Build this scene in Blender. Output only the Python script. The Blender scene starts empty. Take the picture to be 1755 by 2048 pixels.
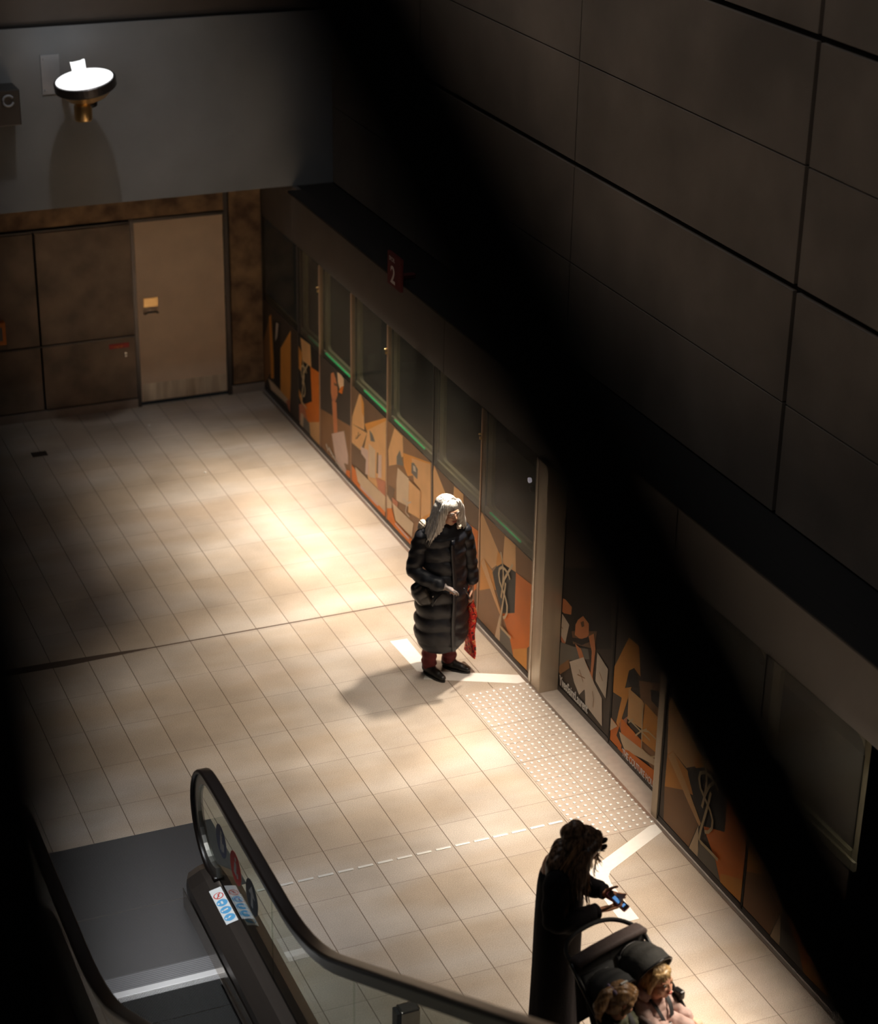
import bpy, bmesh, math, random
from mathutils import Vector, Matrix, Euler
random.seed(7)
scn = bpy.context.scene
COL = scn.collection
PI = math.pi
def R(d): return math.radians(d)
# ------------------------------------------------------------------ camera (calibrated from the vanishing points)
H = 8.3
F = 3983.136
M = [[0.9213583582195609, -0.38833509923117054, 0.017164685959019113],
     [-0.1503507728561362, -0.3967452608212942, -0.9055318012733765],
     [0.3584597897122041, 0.8317385699370684, -0.4239310444382699]]
def ray(u, v):
    c = ((u-877.5)/F, (v-1024)/F, 1.0)
    return Vector(tuple(sum(M[k][i]*c[k] for k in range(3)) for i in range(3)))
def on_x(u, v, x):
    d = ray(u, v); t = x/d.x; return Vector((x, d.y*t, H+d.z*t))
def on_y(u, v, y):
    d = ray(u, v); t = y/d.y; return Vector((d.x*t, y, H+d.z*t))
def on_z(u, v, z=0):
    d = ray(u, v); t = (z-H)/d.z; return Vector((d.x*t, d.y*t, z))
def at_d(u, v, dist):
    return Vector((0, 0, H)) + ray(u, v)*dist
cam_d = bpy.data.cameras.new('camera'); cam = bpy.data.objects.new('camera', cam_d); COL.objects.link(cam)
cam_d.sensor_fit = 'HORIZONTAL'; cam_d.sensor_width = 36; cam_d.lens = F*36/1755
cam_d.clip_start = 0.05; cam_d.clip_end = 200
xr, yd, zf = (Vector(r) for r in M)
cam.matrix_world = Matrix(((xr.x, -yd.x, -zf.x, 0), (xr.y, -yd.y, -zf.y, 0), (xr.z, -yd.z, -zf.z, H), (0, 0, 0, 1)))
cam_d.dof.use_dof = True; cam_d.dof.focus_distance = 14.6; cam_d.dof.aperture_fstop = 1.5
scn.camera = cam
# ------------------------------------------------------------------ materials
def new_mat(name):
    m = bpy.data.materials.new(name); m.use_nodes = True
    nt = m.node_tree; return m, nt, nt.nodes['Principled BSDF']
def mat(name, col, rough=.6, metal=0, noise=0, scale=8, bump=0, bscale=60, sheen=0, coat=0, spec=.5, col2=None, stretch=None):
    m, nt, b = new_mat(name)
    b.inputs['Base Color'].default_value = (*col, 1); b.inputs['Roughness'].default_value = rough
    b.inputs['Metallic'].default_value = metal; b.inputs['Specular IOR Level'].default_value = spec
    if sheen: b.inputs['Sheen Weight'].default_value = sheen
    if coat: b.inputs['Coat Weight'].default_value = coat
    tc = nt.nodes.new('ShaderNodeTexCoord'); src = tc.outputs['Object']
    if stretch:
        mp = nt.nodes.new('ShaderNodeMapping'); mp.inputs['Scale'].default_value = stretch
        nt.links.new(src, mp.inputs['Vector']); src = mp.outputs['Vector']
    if noise or col2:
        n = nt.nodes.new('ShaderNodeTexNoise'); n.inputs['Scale'].default_value = scale; n.inputs['Detail'].default_value = 6
        nt.links.new(src, n.inputs['Vector'])
        r = nt.nodes.new('ShaderNodeValToRGB')
        c2 = col2 or tuple(c*(1-noise) for c in col)
        r.color_ramp.elements[0].position = .35; r.color_ramp.elements[0].color = (*c2, 1)
        r.color_ramp.elements[1].position = .68; r.color_ramp.elements[1].color = (*col, 1)
        nt.links.new(n.outputs['Fac'], r.inputs['Fac']); nt.links.new(r.outputs['Color'], b.inputs['Base Color'])
    if bump:
        n2 = nt.nodes.new('ShaderNodeTexNoise'); n2.inputs['Scale'].default_value = bscale; n2.inputs['Detail'].default_value = 4
        nt.links.new(src, n2.inputs['Vector'])
        bp = nt.nodes.new('ShaderNodeBump'); bp.inputs['Strength'].default_value = bump; bp.inputs['Distance'].default_value = .004
        nt.links.new(n2.outputs['Fac'], bp.inputs['Height']); nt.links.new(bp.outputs['Normal'], b.inputs['Normal'])
    return m
def emit(name, col, s):
    m, nt, b = new_mat(name); b.inputs['Base Color'].default_value = (*col, 1)
    b.inputs['Emission Color'].default_value = (*col, 1); b.inputs['Emission Strength'].default_value = s
    return m
def glass_mat(name, tint, fac_mul=1.0, haze=0.0, hazecol=(.5, .5, .45), rough=.02):
    m = bpy.data.materials.new(name); m.use_nodes = True; nt = m.node_tree; nt.nodes.clear()
    o = nt.nodes.new('ShaderNodeOutputMaterial'); t = nt.nodes.new('ShaderNodeBsdfTransparent'); g = nt.nodes.new('ShaderNodeBsdfGlossy')
    t.inputs['Color'].default_value = (*tint, 1); g.inputs['Roughness'].default_value = rough
    fr = nt.nodes.new('ShaderNodeFresnel'); fr.inputs['IOR'].default_value = 1.5
    mu = nt.nodes.new('ShaderNodeMath'); mu.operation = 'MULTIPLY'; mu.inputs[1].default_value = fac_mul
    ge = nt.nodes.new('ShaderNodeNewGeometry'); iv = nt.nodes.new('ShaderNodeMath'); iv.operation = 'SUBTRACT'; iv.inputs[0].default_value = 1
    nt.links.new(ge.outputs['Backfacing'], iv.inputs[1]); m0 = nt.nodes.new('ShaderNodeMath'); m0.operation = 'MULTIPLY'
    nt.links.new(fr.outputs[0], m0.inputs[0]); nt.links.new(iv.outputs[0], m0.inputs[1])
    nt.links.new(m0.outputs[0], mu.inputs[0])
    mx = nt.nodes.new('ShaderNodeMixShader'); nt.links.new(mu.outputs[0], mx.inputs[0])
    nt.links.new(t.outputs[0], mx.inputs[1]); nt.links.new(g.outputs[0], mx.inputs[2])
    out = mx
    if haze:
        d = nt.nodes.new('ShaderNodeBsdfDiffuse'); d.inputs['Color'].default_value = (*hazecol, 1)
        m2 = nt.nodes.new('ShaderNodeMixShader'); m2.inputs[0].default_value = haze
        nt.links.new(mx.outputs[0], m2.inputs[1]); nt.links.new(d.outputs[0], m2.inputs[2]); out = m2
    nt.links.new(out.outputs[0], o.inputs['Surface'])
    return m
def tile_mat():
    m, nt, b = new_mat('floor tiles'); L = nt.links.new
    tc = nt.nodes.new('ShaderNodeTexCoord'); mp = nt.nodes.new('ShaderNodeMapping'); mp.inputs['Location'].default_value = (-3.70+9.0, -12.94+33.3, 0)
    L(tc.outputs['Object'], mp.inputs['Vector'])
    br = nt.nodes.new('ShaderNodeTexBrick'); br.offset = 0; br.squash = 1
    br.inputs['Scale'].default_value = 1; br.inputs['Brick Width'].default_value = .3; br.inputs['Row Height'].default_value = .555
    br.inputs['Mortar Size'].default_value = 0; br.inputs['Mortar Smooth'].default_value = 0; br.inputs['Bias'].default_value = 0
    br.inputs['Color1'].default_value = (.515, .437, .365, 1); br.inputs['Color2'].default_value = (.575, .495, .42, 1); br.inputs['Mortar'].default_value = (.16, .105, .07, 1)
    L(mp.outputs['Vector'], br.inputs['Vector'])
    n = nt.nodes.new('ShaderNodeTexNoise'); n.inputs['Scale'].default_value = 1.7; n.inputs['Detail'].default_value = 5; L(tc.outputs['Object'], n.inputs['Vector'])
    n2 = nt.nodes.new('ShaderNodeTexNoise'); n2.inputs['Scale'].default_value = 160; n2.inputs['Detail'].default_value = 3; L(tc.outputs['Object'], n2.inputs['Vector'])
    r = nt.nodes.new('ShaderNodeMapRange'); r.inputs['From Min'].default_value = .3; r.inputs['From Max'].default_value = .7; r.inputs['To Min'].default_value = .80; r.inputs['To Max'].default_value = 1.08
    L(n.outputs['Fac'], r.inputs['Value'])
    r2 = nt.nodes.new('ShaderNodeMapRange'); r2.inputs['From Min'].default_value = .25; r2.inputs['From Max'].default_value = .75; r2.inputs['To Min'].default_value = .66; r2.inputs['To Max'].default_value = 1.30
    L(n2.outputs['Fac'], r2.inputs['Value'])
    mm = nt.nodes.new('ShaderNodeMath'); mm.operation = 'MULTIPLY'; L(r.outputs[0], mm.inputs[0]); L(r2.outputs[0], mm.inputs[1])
    v = nt.nodes.new('ShaderNodeVectorMath'); v.operation = 'SCALE'; L(br.outputs['Color'], v.inputs[0]); L(mm.outputs[0], v.inputs['Scale'])
    # joints: long ones along the platform are wider and darker than the cross joints
    sp = nt.nodes.new('ShaderNodeSeparateXYZ'); L(mp.outputs['Vector'], sp.inputs[0])
    def joint(ax, period, w, gain):
        d = nt.nodes.new('ShaderNodeMath'); d.operation = 'DIVIDE'; d.inputs[1].default_value = period; L(sp.outputs[ax], d.inputs[0])
        a = nt.nodes.new('ShaderNodeMath'); a.operation = 'ADD'; a.inputs[1].default_value = .5; L(d.outputs[0], a.inputs[0])
        fr = nt.nodes.new('ShaderNodeMath'); fr.operation = 'FRACT'; L(a.outputs[0], fr.inputs[0])
        s5 = nt.nodes.new('ShaderNodeMath'); s5.operation = 'SUBTRACT'; s5.inputs[1].default_value = .5; L(fr.outputs[0], s5.inputs[0])
        ab = nt.nodes.new('ShaderNodeMath'); ab.operation = 'ABSOLUTE'; L(s5.outputs[0], ab.inputs[0])
        m_ = nt.nodes.new('ShaderNodeMapRange'); m_.inputs['From Min'].default_value = w*.4/period; m_.inputs['From Max'].default_value = w/period; m_.inputs['To Min'].default_value = gain; m_.inputs['To Max'].default_value = 0; L(ab.outputs[0], m_.inputs['Value']); return m_
    j1, j2 = joint(0, .3, .0042, .92), joint(1, .555, .0036, .55)
    jm = nt.nodes.new('ShaderNodeMath'); jm.operation = 'MAXIMUM'; L(j1.outputs[0], jm.inputs[0]); L(j2.outputs[0], jm.inputs[1])
    # reflected light bands across the platform, painted as browner and paler tile colour
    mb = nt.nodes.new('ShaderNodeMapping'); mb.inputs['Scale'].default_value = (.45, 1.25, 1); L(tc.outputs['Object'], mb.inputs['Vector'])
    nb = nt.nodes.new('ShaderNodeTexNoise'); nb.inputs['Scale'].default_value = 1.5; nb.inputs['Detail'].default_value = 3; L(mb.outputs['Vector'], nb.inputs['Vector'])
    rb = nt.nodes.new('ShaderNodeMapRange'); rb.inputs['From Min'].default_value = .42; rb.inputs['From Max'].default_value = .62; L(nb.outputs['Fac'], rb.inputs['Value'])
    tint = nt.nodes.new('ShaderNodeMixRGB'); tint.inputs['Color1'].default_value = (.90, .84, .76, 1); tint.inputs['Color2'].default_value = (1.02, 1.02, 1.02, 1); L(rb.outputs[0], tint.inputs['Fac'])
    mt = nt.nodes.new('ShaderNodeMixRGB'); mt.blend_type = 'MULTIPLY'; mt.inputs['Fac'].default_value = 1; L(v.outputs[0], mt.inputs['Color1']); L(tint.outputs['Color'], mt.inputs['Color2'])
    jx = nt.nodes.new('ShaderNodeMixRGB'); jx.inputs['Color2'].default_value = (.13, .085, .055, 1); L(jm.outputs[0], jx.inputs['Fac']); L(mt.outputs['Color'], jx.inputs['Color1'])
    L(jx.outputs['Color'], b.inputs['Base Color'])
    b.inputs['Roughness'].default_value = .42; b.inputs['Specular IOR Level'].default_value = .35
    bp = nt.nodes.new('ShaderNodeBump'); bp.inputs['Strength'].default_value = .5; bp.inputs['Distance'].default_value = .003; bp.invert = True
    L(jm.outputs[0], bp.inputs['Height']); L(bp.outputs['Normal'], b.inputs['Normal'])
    return m
def groove_mat(name, col, col2, period, axis, rough=.35, metal=.8, bump=.6):
    m, nt, b = new_mat(name); L = nt.links.new
    tc = nt.nodes.new('ShaderNodeTexCoord'); s = nt.nodes.new('ShaderNodeSeparateXYZ'); L(tc.outputs['Object'], s.inputs[0])
    a = nt.nodes.new('ShaderNodeMath'); a.operation = 'MULTIPLY'; a.inputs[1].default_value = 2*PI/period; L(s.outputs[axis], a.inputs[0])
    q = nt.nodes.new('ShaderNodeMath'); q.operation = 'SINE'; L(a.outputs[0], q.inputs[0])
    r = nt.nodes.new('ShaderNodeValToRGB'); r.color_ramp.elements[0].position = .3; r.color_ramp.elements[0].color = (*col2, 1); r.color_ramp.elements[1].position = .7; r.color_ramp.elements[1].color = (*col, 1)
    mr = nt.nodes.new('ShaderNodeMapRange'); mr.inputs['From Min'].default_value = -1; L(q.outputs[0], mr.inputs['Value']); L(mr.outputs[0], r.inputs['Fac'])
    L(r.outputs['Color'], b.inputs['Base Color']); b.inputs['Roughness'].default_value = rough; b.inputs['Metallic'].default_value = metal
    bp = nt.nodes.new('ShaderNodeBump'); bp.inputs['Strength'].default_value = bump; bp.inputs['Distance'].default_value = .003
    L(mr.outputs[0], bp.inputs['Height']); L(bp.outputs['Normal'], b.inputs['Normal'])
    return m
MT = {}
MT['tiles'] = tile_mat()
MT['concrete'] = mat('wall concrete', (.36, .29, .23), .75, noise=.35, scale=1.6, bump=.3, bscale=40)
MT['concrete_hi'] = mat('upper wall concrete', (.37, .30, .24), .8, noise=.35, scale=1.1, bump=.3, bscale=30)
MT['grey_wall'] = mat('painted upper wall', (.29, .295, .30), .8, noise=.22, scale=1.3, bump=.2, bscale=40)
MT['concrete_dk'] = mat('dark brown upper cladding', (.16, .125, .10), .8, noise=.3, scale=1.1)
MT['plate'] = mat('grey wall plate', (.42, .42, .43), .6, noise=.1)
MT['rust'] = mat('weathered cladding', (.42, .26, .13), .7, col2=(.13, .07, .035), scale=4.5, bump=.3)
MT['panel_b'] = mat('brown wall panel', (.36, .26, .18), .6, noise=.5, scale=2.6, bump=.2)
MT['joint'] = mat('dark joint', (.012, .009, .007), .8)
MT['base'] = mat('baseboard stone', (.42, .33, .26), .6, noise=.2, scale=6)
MT['door'] = mat('painted steel door', (.84, .62, .43), .5, noise=.12, scale=3)
MT['steel'] = mat('brushed steel', (.62, .56, .5), .22, 1, noise=.15, scale=20, stretch=(1, 1, .05))
MT['kick'] = mat('polished kick plate', (1.0, .88, .68), .45, .3, col2=(.55, .42, .28), scale=9, bump=.6, bscale=9, stretch=(1, 1, .10))  # pale vertical streaks are bright reflections painted into the colour
MT['steel_dk'] = mat('dark steel', (.11, .10, .095), .35, .8)
MT['brass'] = mat('warm brass', (.75, .5, .22), .3, .9)
MT['black'] = mat('black paint', (.012, .011, .010), .5)
MT['void'] = mat('dark tunnel lining', (.05, .05, .045), .9, noise=.4, scale=2)
MT['header'] = mat('header panel', (.155, .135, .12), .5, noise=.15, scale=2)
MT['mullion'] = mat('copper toned mullion', (.62, .40, .27), .35, .6)
MT['frame'] = mat('door leaf frame', (.30, .28, .21), .5)
MT['pillar'] = mat('brushed pillar', (.60, .50, .38), .35, .5, noise=.15, scale=12, stretch=(1, 1, .05))
MT['sill'] = mat('sill plate', (.60, .50, .42), .4, .2, noise=.12, scale=20)
MT['edge'] = mat('floor edge metal', (.62, .5, .42), .3, .8)
MT['tape'] = mat('white floor tape', (.86, .80, .72), .5, noise=.06, scale=30)
MT['tactile'] = mat('tactile tile', (.50, .40, .32), .5, noise=.12, scale=30)
MT['stud'] = mat('stainless stud', (.97, .93, .86), .25, .3)
MT['ledge'] = mat('black ledge', (.014, .012, .011), .7)
MT['red'] = mat('red sign', (.50, .03, .02), .5)
MT['signred'] = mat('dark red platform sign', (.16, .018, .02), .6)
MT['white'] = mat('white print', (.8, .77, .72), .5)
MT['orange'] = mat('orange plastic', (.9, .28, .03), .5)
MT['green'] = emit('green strip light', (.05, .9, .35), .11)
MT['greendim'] = emit('dim green strip light', (.10, .35, .2), .03)
MT['lampglow'] = emit('lamp diffuser', (1, 1, 1), 1.25)
MT['led'] = emit('pale indicator', (.85, .8, .9), .7)
MT['handrail'] = mat('black rubber handrail', (.010, .007, .006), .33, spec=.32)
MT['guide'] = mat('handrail guide', (.40, .39, .36), .35, .9)
MT['deck'] = mat('bronze deck cover', (.18, .15, .13), .32, .85, noise=.2, scale=14, stretch=(1, .05, 1))
MT['landing'] = groove_mat('ribbed landing plate', (.165, .16, .16), (.09, .088, .088), .009, 1, .34, .85, .35)
MT['comb'] = groove_mat('comb plate', (.42, .42, .43), (.2, .2, .21), .018, 1, .42, .6, .2)
MT['combteeth'] = mat('comb teeth', (.95, .95, .95), .4, .3)
MT['step'] = groove_mat('grooved step tread', (.16, .165, .165), (.015, .015, .015), .0093, 0, .45, .7, 1)
MT['escglass'] = glass_mat('balustrade glass', (.86, .90, .86), 1.2)
MT['psdglass'] = glass_mat('platform door glass', (.80, .80, .74), .62, haze=.045, hazecol=(.62, .60, .50))
MT['sticker'] = mat('white sticker', (.93, .96, .97), .4)
MT['blue'] = mat('sky blue print', (.13, .48, .85), .5)
MT['redp'] = mat('red print', (.75, .07, .05), .5)
MT['dkblue'] = mat('slate blue sticker', (.13, .15, .24), .5)
MT['palegrey'] = mat('pale grey print', (.62, .62, .58), .5)
# ------------------------------------------------------------------ mesh helpers
def link(name, bm, m, parent=None, smooth=False, kind=None):
    me = bpy.data.meshes.new(name); bm.normal_update(); bm.to_mesh(me); bm.free()
    o = bpy.data.objects.new(name, me); COL.objects.link(o)
    for x in (m if isinstance(m, (list, tuple)) else [m]): me.materials.append(x)
    if smooth: me.polygons.foreach_set('use_smooth', [True]*len(me.polygons))
    if parent is not None:
        o.parent = parent
        if parent.get('_loc'): pass
    if kind: o['kind'] = kind
    return o
def bx(bm, a, b, mi=0, bevel=0, rot=None, org=None):
    x0, y0, z0 = (min(a[i], b[i]) for i in range(3)); x1, y1, z1 = (max(a[i], b[i]) for i in range(3))
    vs = [bm.verts.new(p) for p in ((x0, y0, z0), (x1, y0, z0), (x1, y1, z0), (x0, y1, z0), (x0, y0, z1), (x1, y0, z1), (x1, y1, z1), (x0, y1, z1))]
    fs = [bm.faces.new([vs[i] for i in f]) for f in ((3, 2, 1, 0), (4, 5, 6, 7), (0, 1, 5, 4), (1, 2, 6, 5), (2, 3, 7, 6), (3, 0, 4, 7))]
    for f in fs: f.material_index = mi
    if bevel:
        es = list({e for f in fs for e in f.edges})
        r = bmesh.ops.bevel(bm, geom=es, offset=bevel, segments=2, affect='EDGES', profile=.5)
        for f in r['faces']: f.material_index = mi
        vs = list({v for v in bm.verts if v.is_valid and v.index == -1} | set())
    return vs
def prism(bm, pts, n, depth, mi=0):
    """extrude planar polygon pts (Vectors) along n*depth"""
    n = Vector(n)*depth
    a = [bm.verts.new(p) for p in pts]; b = [bm.verts.new(Vector(p)+n) for p in pts]
    fs = [bm.faces.new(a[::-1]), bm.faces.new(b)]
    k = len(pts)
    for i in range(k): fs.append(bm.faces.new((a[i], a[(i+1) % k], b[(i+1) % k], b[i])))
    for f in fs: f.material_index = mi
def flat(bm, pts, mi=0):
    f = bm.faces.new([bm.verts.new(p) for p in pts]); f.material_index = mi; return f
def frames(path):
    out = []; n = len(path)
    for i in range(n):
        t = (path[min(i+1, n-1)]-path[max(i-1, 0)]).normalized(); out.append(t)
    return out
def sweep(bm, path, prof, up=Vector((0, 0, 1)), side=None, mi=0, cap=True, scales=None, closed=False):
    """sweep 2D profile (list of (a,b)) along path; a along side, b along normal"""
    path = [Vector(p) for p in path]; ts = frames(path); rings = []
    for i, (p, t) in enumerate(zip(path, ts)):
        if side is not None: s = Vector(side)
        else:
            s = t.cross(up)
            if s.length < 1e-4: s = t.cross(Vector((1, 0, 0)))
            s.normalize()
        nn = s.cross(t).normalized(); k = scales[i] if scales else 1
        rings.append([bm.verts.new(p+s*a*k+nn*b*k) for a, b in prof])
    m = len(prof)
    for i in range(len(rings)-1):
        for j in range(m):
            f = bm.faces.new((rings[i][j], rings[i][(j+1) % m], rings[i+1][(j+1) % m], rings[i+1][j])); f.material_index = mi
    if cap and not closed:
        f = bm.faces.new(rings[0][::-1]); f.material_index = mi; f = bm.faces.new(rings[-1]); f.material_index = mi
def circ(r, n=10, ry=None):
    return [(r*math.cos(2*PI*i/n), (ry or r)*math.sin(2*PI*i/n)) for i in range(n)]
def tube(bm, path, r, n=10, mi=0, scales=None):
    sweep(bm, path, circ(r, n), mi=mi, scales=scales)
def rrect(w, h, r, n=4):
    out = []
    for cx, cy, a0 in ((w/2-r, h/2-r, 0), (-w/2+r, h/2-r, 90), (-w/2+r, -h/2+r, 180), (w/2-r, -h/2+r, 270)):
        for i in range(n+1):
            a = R(a0+90*i/n); out.append((cx+r*math.cos(a), cy+r*math.sin(a)))
    return out
def lathe(bm, c, prof, n=32, axis=Vector((0, 0, 1)), mi=0):
    """prof: list of (r, h) along axis from c"""
    axis = Vector(axis).normalized(); a = axis.orthogonal().normalized(); b = axis.cross(a)
    rings = []
    for r, h in prof:
        rings.append([bm.verts.new(Vector(c)+axis*h+(a*math.cos(2*PI*i/n)+b*math.sin(2*PI*i/n))*max(r, 1e-4)) for i in range(n)])
    for i in range(len(rings)-1):
        for j in range(n):
            f = bm.faces.new((rings[i][j], rings[i][(j+1) % n], rings[i+1][(j+1) % n], rings[i+1][j])); f.material_index = mi
    f = bm.faces.new(rings[0][::-1]); f.material_index = mi; f = bm.faces.new(rings[-1]); f.material_index = mi
def empty(name, loc=(0, 0, 0), rz=0, label=None, cat=None, group=None):
    o = bpy.data.objects.new(name, None); COL.objects.link(o); o.location = loc; o.rotation_euler = (0, 0, rz); o.empty_display_size = .1
    tag(o, label, cat, group); return o
def tag(o, label=None, cat=None, group=None, kind=None):
    if label: o['label'] = label
    if cat: o['category'] = cat
    if group: o['group'] = group
    if kind: o['kind'] = kind
    return o
def part(name, bm, m, parent, **k):
    """bm is in world coordinates; keep it so under a placed empty"""
    o = link(name, bm, m, None, **k); o.parent = parent
    root = parent; off = Vector((0, 0, 0)); mw = Matrix.Identity(4)
    chain = []
    while root: chain.append(root); root = root.parent
    for p in reversed(chain): mw = mw @ Matrix.LocRotScale(p.location, p.rotation_euler, p.scale)
    o.data.transform(mw.inverted()); return o
def text_mesh(body, size, m, mat4, name='lettering', parent=None, extrude=.0008, sx=1.0, bold=0):
    cu = bpy.data.curves.new('t', 'FONT'); cu.body = body; cu.size = size; cu.extrude = extrude; cu.align_x = 'LEFT'; cu.offset = bold
    o = bpy.data.objects.new('t', cu); COL.objects.link(o)
    bpy.context.view_layer.update()
    me = bpy.data.meshes.new_from_object(o.evaluated_get(bpy.context.evaluated_depsgraph_get()))
    bpy.data.objects.remove(o)
    me.transform(mat4 @ Matrix.Diagonal((sx, 1, 1, 1))); me.materials.clear(); me.materials.append(m)
    bm = bmesh.new(); bm.from_mesh(me); bpy.data.meshes.remove(me)
    return part(name, bm, m, parent) if parent else link(name, bm, m)
# ================================================================== SETTING
ZL = 2.63           # top of the header / ledge level
XS = 6.45           # face of the platform screen
XW = 6.90           # upper wall
YB = 20.0           # recessed back wall
YF = 18.95          # upper front wall
# floor
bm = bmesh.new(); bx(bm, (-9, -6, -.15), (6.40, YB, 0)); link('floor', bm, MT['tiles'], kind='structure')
bm = bmesh.new(); bx(bm, (6.40, 2, -.15), (6.425, YB, .004)); link('trim_1', bm, MT['edge'], kind='structure')
bm = bmesh.new(); bx(bm, (6.425, 2, -.15), (6.72, YB, .002)); link('trim_2', bm, MT['sill'], kind='structure')
bm = bmesh.new(); bx(bm, (6.72, 2, -1.2), (9.6, YB, -1.1)); link('floor_2', bm, MT['void'], kind='structure')
# dark expansion joint in the floor (thin strip, wider sealant stain to the left)
bm = bmesh.new()
bx(bm, (3.45, 14.625, 0), (6.40, 14.643, .0015))
prism(bm, [Vector(p) for p in ((2.2, 14.60, 0), (2.9, 14.585, 0), (3.3, 14.605, 0), (3.62, 14.622, 0), (3.62, 14.646, 0), (3.35, 14.665, 0), (2.8, 14.69, 0), (2.2, 14.70, 0))], (0, 0, 1), .0012)
link('trim_3', bm, mat('joint sealant', (.10, .065, .045), .7), kind='structure')
# back wall: recessed cladding between y=20
bm = bmesh.new()
bx(bm, (-9, YB, 0), (5.0, YB+.3, ZL)); bx(bm, (5.0, YB+.09, 0), (6.05, YB+.3, 2.14)); bx(bm, (5.0, YB, 2.14), (6.05, YB+.3, ZL)); bx(bm, (6.05, YB, 0), (XS, YB+.3, ZL))
link('wall_back', bm, MT['joint'], kind='structure')
g1 = .022
def panel(x0, x1, z0, z1, m, name, mm=None):
    bm = bmesh.new(); bx(bm, (x0+.012, YB-.03, z0+.012), (x1-.012, YB+.01, z1-.012), bevel=.004)
    return link(name, bm, m, kind='structure')
zs = [(.10, .83), (.83, 2.09)]
n = 0
for (x0, x1) in ((.7, 1.8), (1.8, 2.9), (2.9, 3.96), (3.96, 5.0)):
    for (z0, z1) in zs:
        n += 1; panel(x0, x1, z0, z1, MT['panel_b'], 'wall_back_panel')
panel(3.96-3.26, 6.05, 2.12, ZL, MT['rust'], 'wall_back_panel')
panel(6.07, XS, .10, ZL, MT['rust'], 'wall_back_panel')
bm = bmesh.new(); bx(bm, (-9, YB-.035, 0), (4.985, YB, .095)); bx(bm, (6.065, YB-.035, 0), (XS, YB, .095)); link('baseboard_back', bm, MT['base'], kind='structure')
# twin metal strips under the lintel
bm = bmesh.new(); bx(bm, (-9, YB-.045, 2.095), (6.04, YB-.02, 2.105)); bx(bm, (3.9, YB-.045, .825), (4.99, YB-.02, .835)); bx(bm, (-9, YB-.045, .825), (3.9, YB-.02, .835)); link('trim_4', bm, MT['steel_dk'], kind='structure')
# steel service door
dr = link('door_1', (lambda b: (bx(b, (5.03, YB-.01, .04), (6.015, YB+.05, 2.085), bevel=.006), b)[1])(bmesh.new()), MT['door'], kind='structure')
part('kick_plate', (lambda b: (bx(b, (5.05, YB-.016, .05), (6.0, YB-.009, .25)), b)[1])(bmesh.new()), MT['kick'], dr)
bm = bmesh.new(); bx(bm, (5.10, YB-.018, 1.13), (5.26, YB-.009, 1.235), bevel=.003)
part('lock_plate', bm, MT['brass'], dr)
bm = bmesh.new(); pth = [(5.11, YB-.015, 1.06), (5.11, YB-.06, 1.075), (5.13, YB-.07, 1.09), (5.22, YB-.07, 1.09), (5.245, YB-.06, 1.075), (5.245, YB-.015, 1.06)]
tube(bm, pth, .011, 8); part('door_handle', bm, MT['steel_dk'], dr, smooth=True)
for z in (.35, 1.12, 1.85):
    bm = bmesh.new(); lathe(bm, (6.022, YB-.022, z-.06), [(.013, 0), (.013, .12)], 10); part('hinge', bm, MT['steel_dk'], dr, smooth=True)
bm = bmesh.new(); bx(bm, (4.985, YB-.04, 0), (5.025, YB+.02, 2.13)); bx(bm, (6.018, YB-.04, 0), (6.062, YB+.02, ZL)); bx(bm, (5.0, YB-.04, 2.09), (6.05, YB+.02, 2.12))
part('door_frame', bm, MT['steel_dk'], dr)
# upper front wall (the block the lamps hang on) + soffit
bm = bmesh.new(); bx(bm, (-9, YF, ZL), (9.6, YB+.3, 4.40)); link('wall_front', bm, MT['grey_wall'], kind='structure')
bm = bmesh.new(); bx(bm, (-9, YF+.05, 4.42), (9.6, YB+.3, 8.2)); link('wall_front_upper', bm, MT['concrete_dk'], kind='structure')
bm = bmesh.new(); bx(bm, (-9, YF+.02, 4.395), (XW, YF+.06, 4.425)); link('trim_5', bm, MT['joint'], kind='structure')
# upper side wall: concrete panels with open joints
bm = bmesh.new(); bx(bm, (XW+.03, 1, ZL-.02), (9.6, YF+.1, 8.2)); link('wall_right', bm, MT['joint'], kind='structure')
ys = [.77, 3.95, 7.13, 10.31, 13.49, 16.67, YF]
zz = [ZL, 3.425, 4.22, 5.02, 5.815, 6.61, 7.4, 8.2]
for i in range(len(ys)-1):
    for k in range(len(zz)-1):
        gv0 = .022 if i % 2 == 1 and i < 5 else .006; gv1 = .022 if i % 2 == 0 and i < 5 else .006
        gz0 = .022 if k in (2, 4, 6) else .005; gz1 = .022 if k in (1, 3, 5) else .005
        bm = bmesh.new(); bx(bm, (XW, ys[i]+gv0, zz[k]+gz0), (XW+.05, ys[i+1]-gv1, zz[k+1]-gz1), bevel=.003)
        link('wall_right_panel', bm, MT['concrete_hi'], kind='structure')
# header over the platform screen, black ledge behind it
for (a, b) in ((YF, 14.92), (14.92, 10.8), (10.8, 6.6), (6.6, 2.2)):
    bm = bmesh.new(); bx(bm, (XS, b+.008, 2.03), (XS+.05, a-.008, ZL)); link('wall_right_header', bm, MT['header'], kind='structure')
bm = bmesh.new(); bx(bm, (XS, YF-.0, 2.03), (XS+.05, YB, ZL)); link('wall_right_header', bm, MT['header'], kind='structure')
bm = bmesh.new(); bx(bm, (XS+.05, 2, ZL-.06), (XW+.04, YF, ZL-.01)); link('trim_6', bm, MT['ledge'], kind='structure')
bm = bmesh.new(); bx(bm, (XS+.01, 2, 2.04), (XS+.3, YB, 2.1)); link('trim_7', bm, MT['ledge'], kind='structure')
bm = bmesh.new(); bx(bm, (9.5, 2, -1.2), (9.6, YB, ZL)); link('wall_tunnel', bm, MT['void'], kind='structure')
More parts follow.
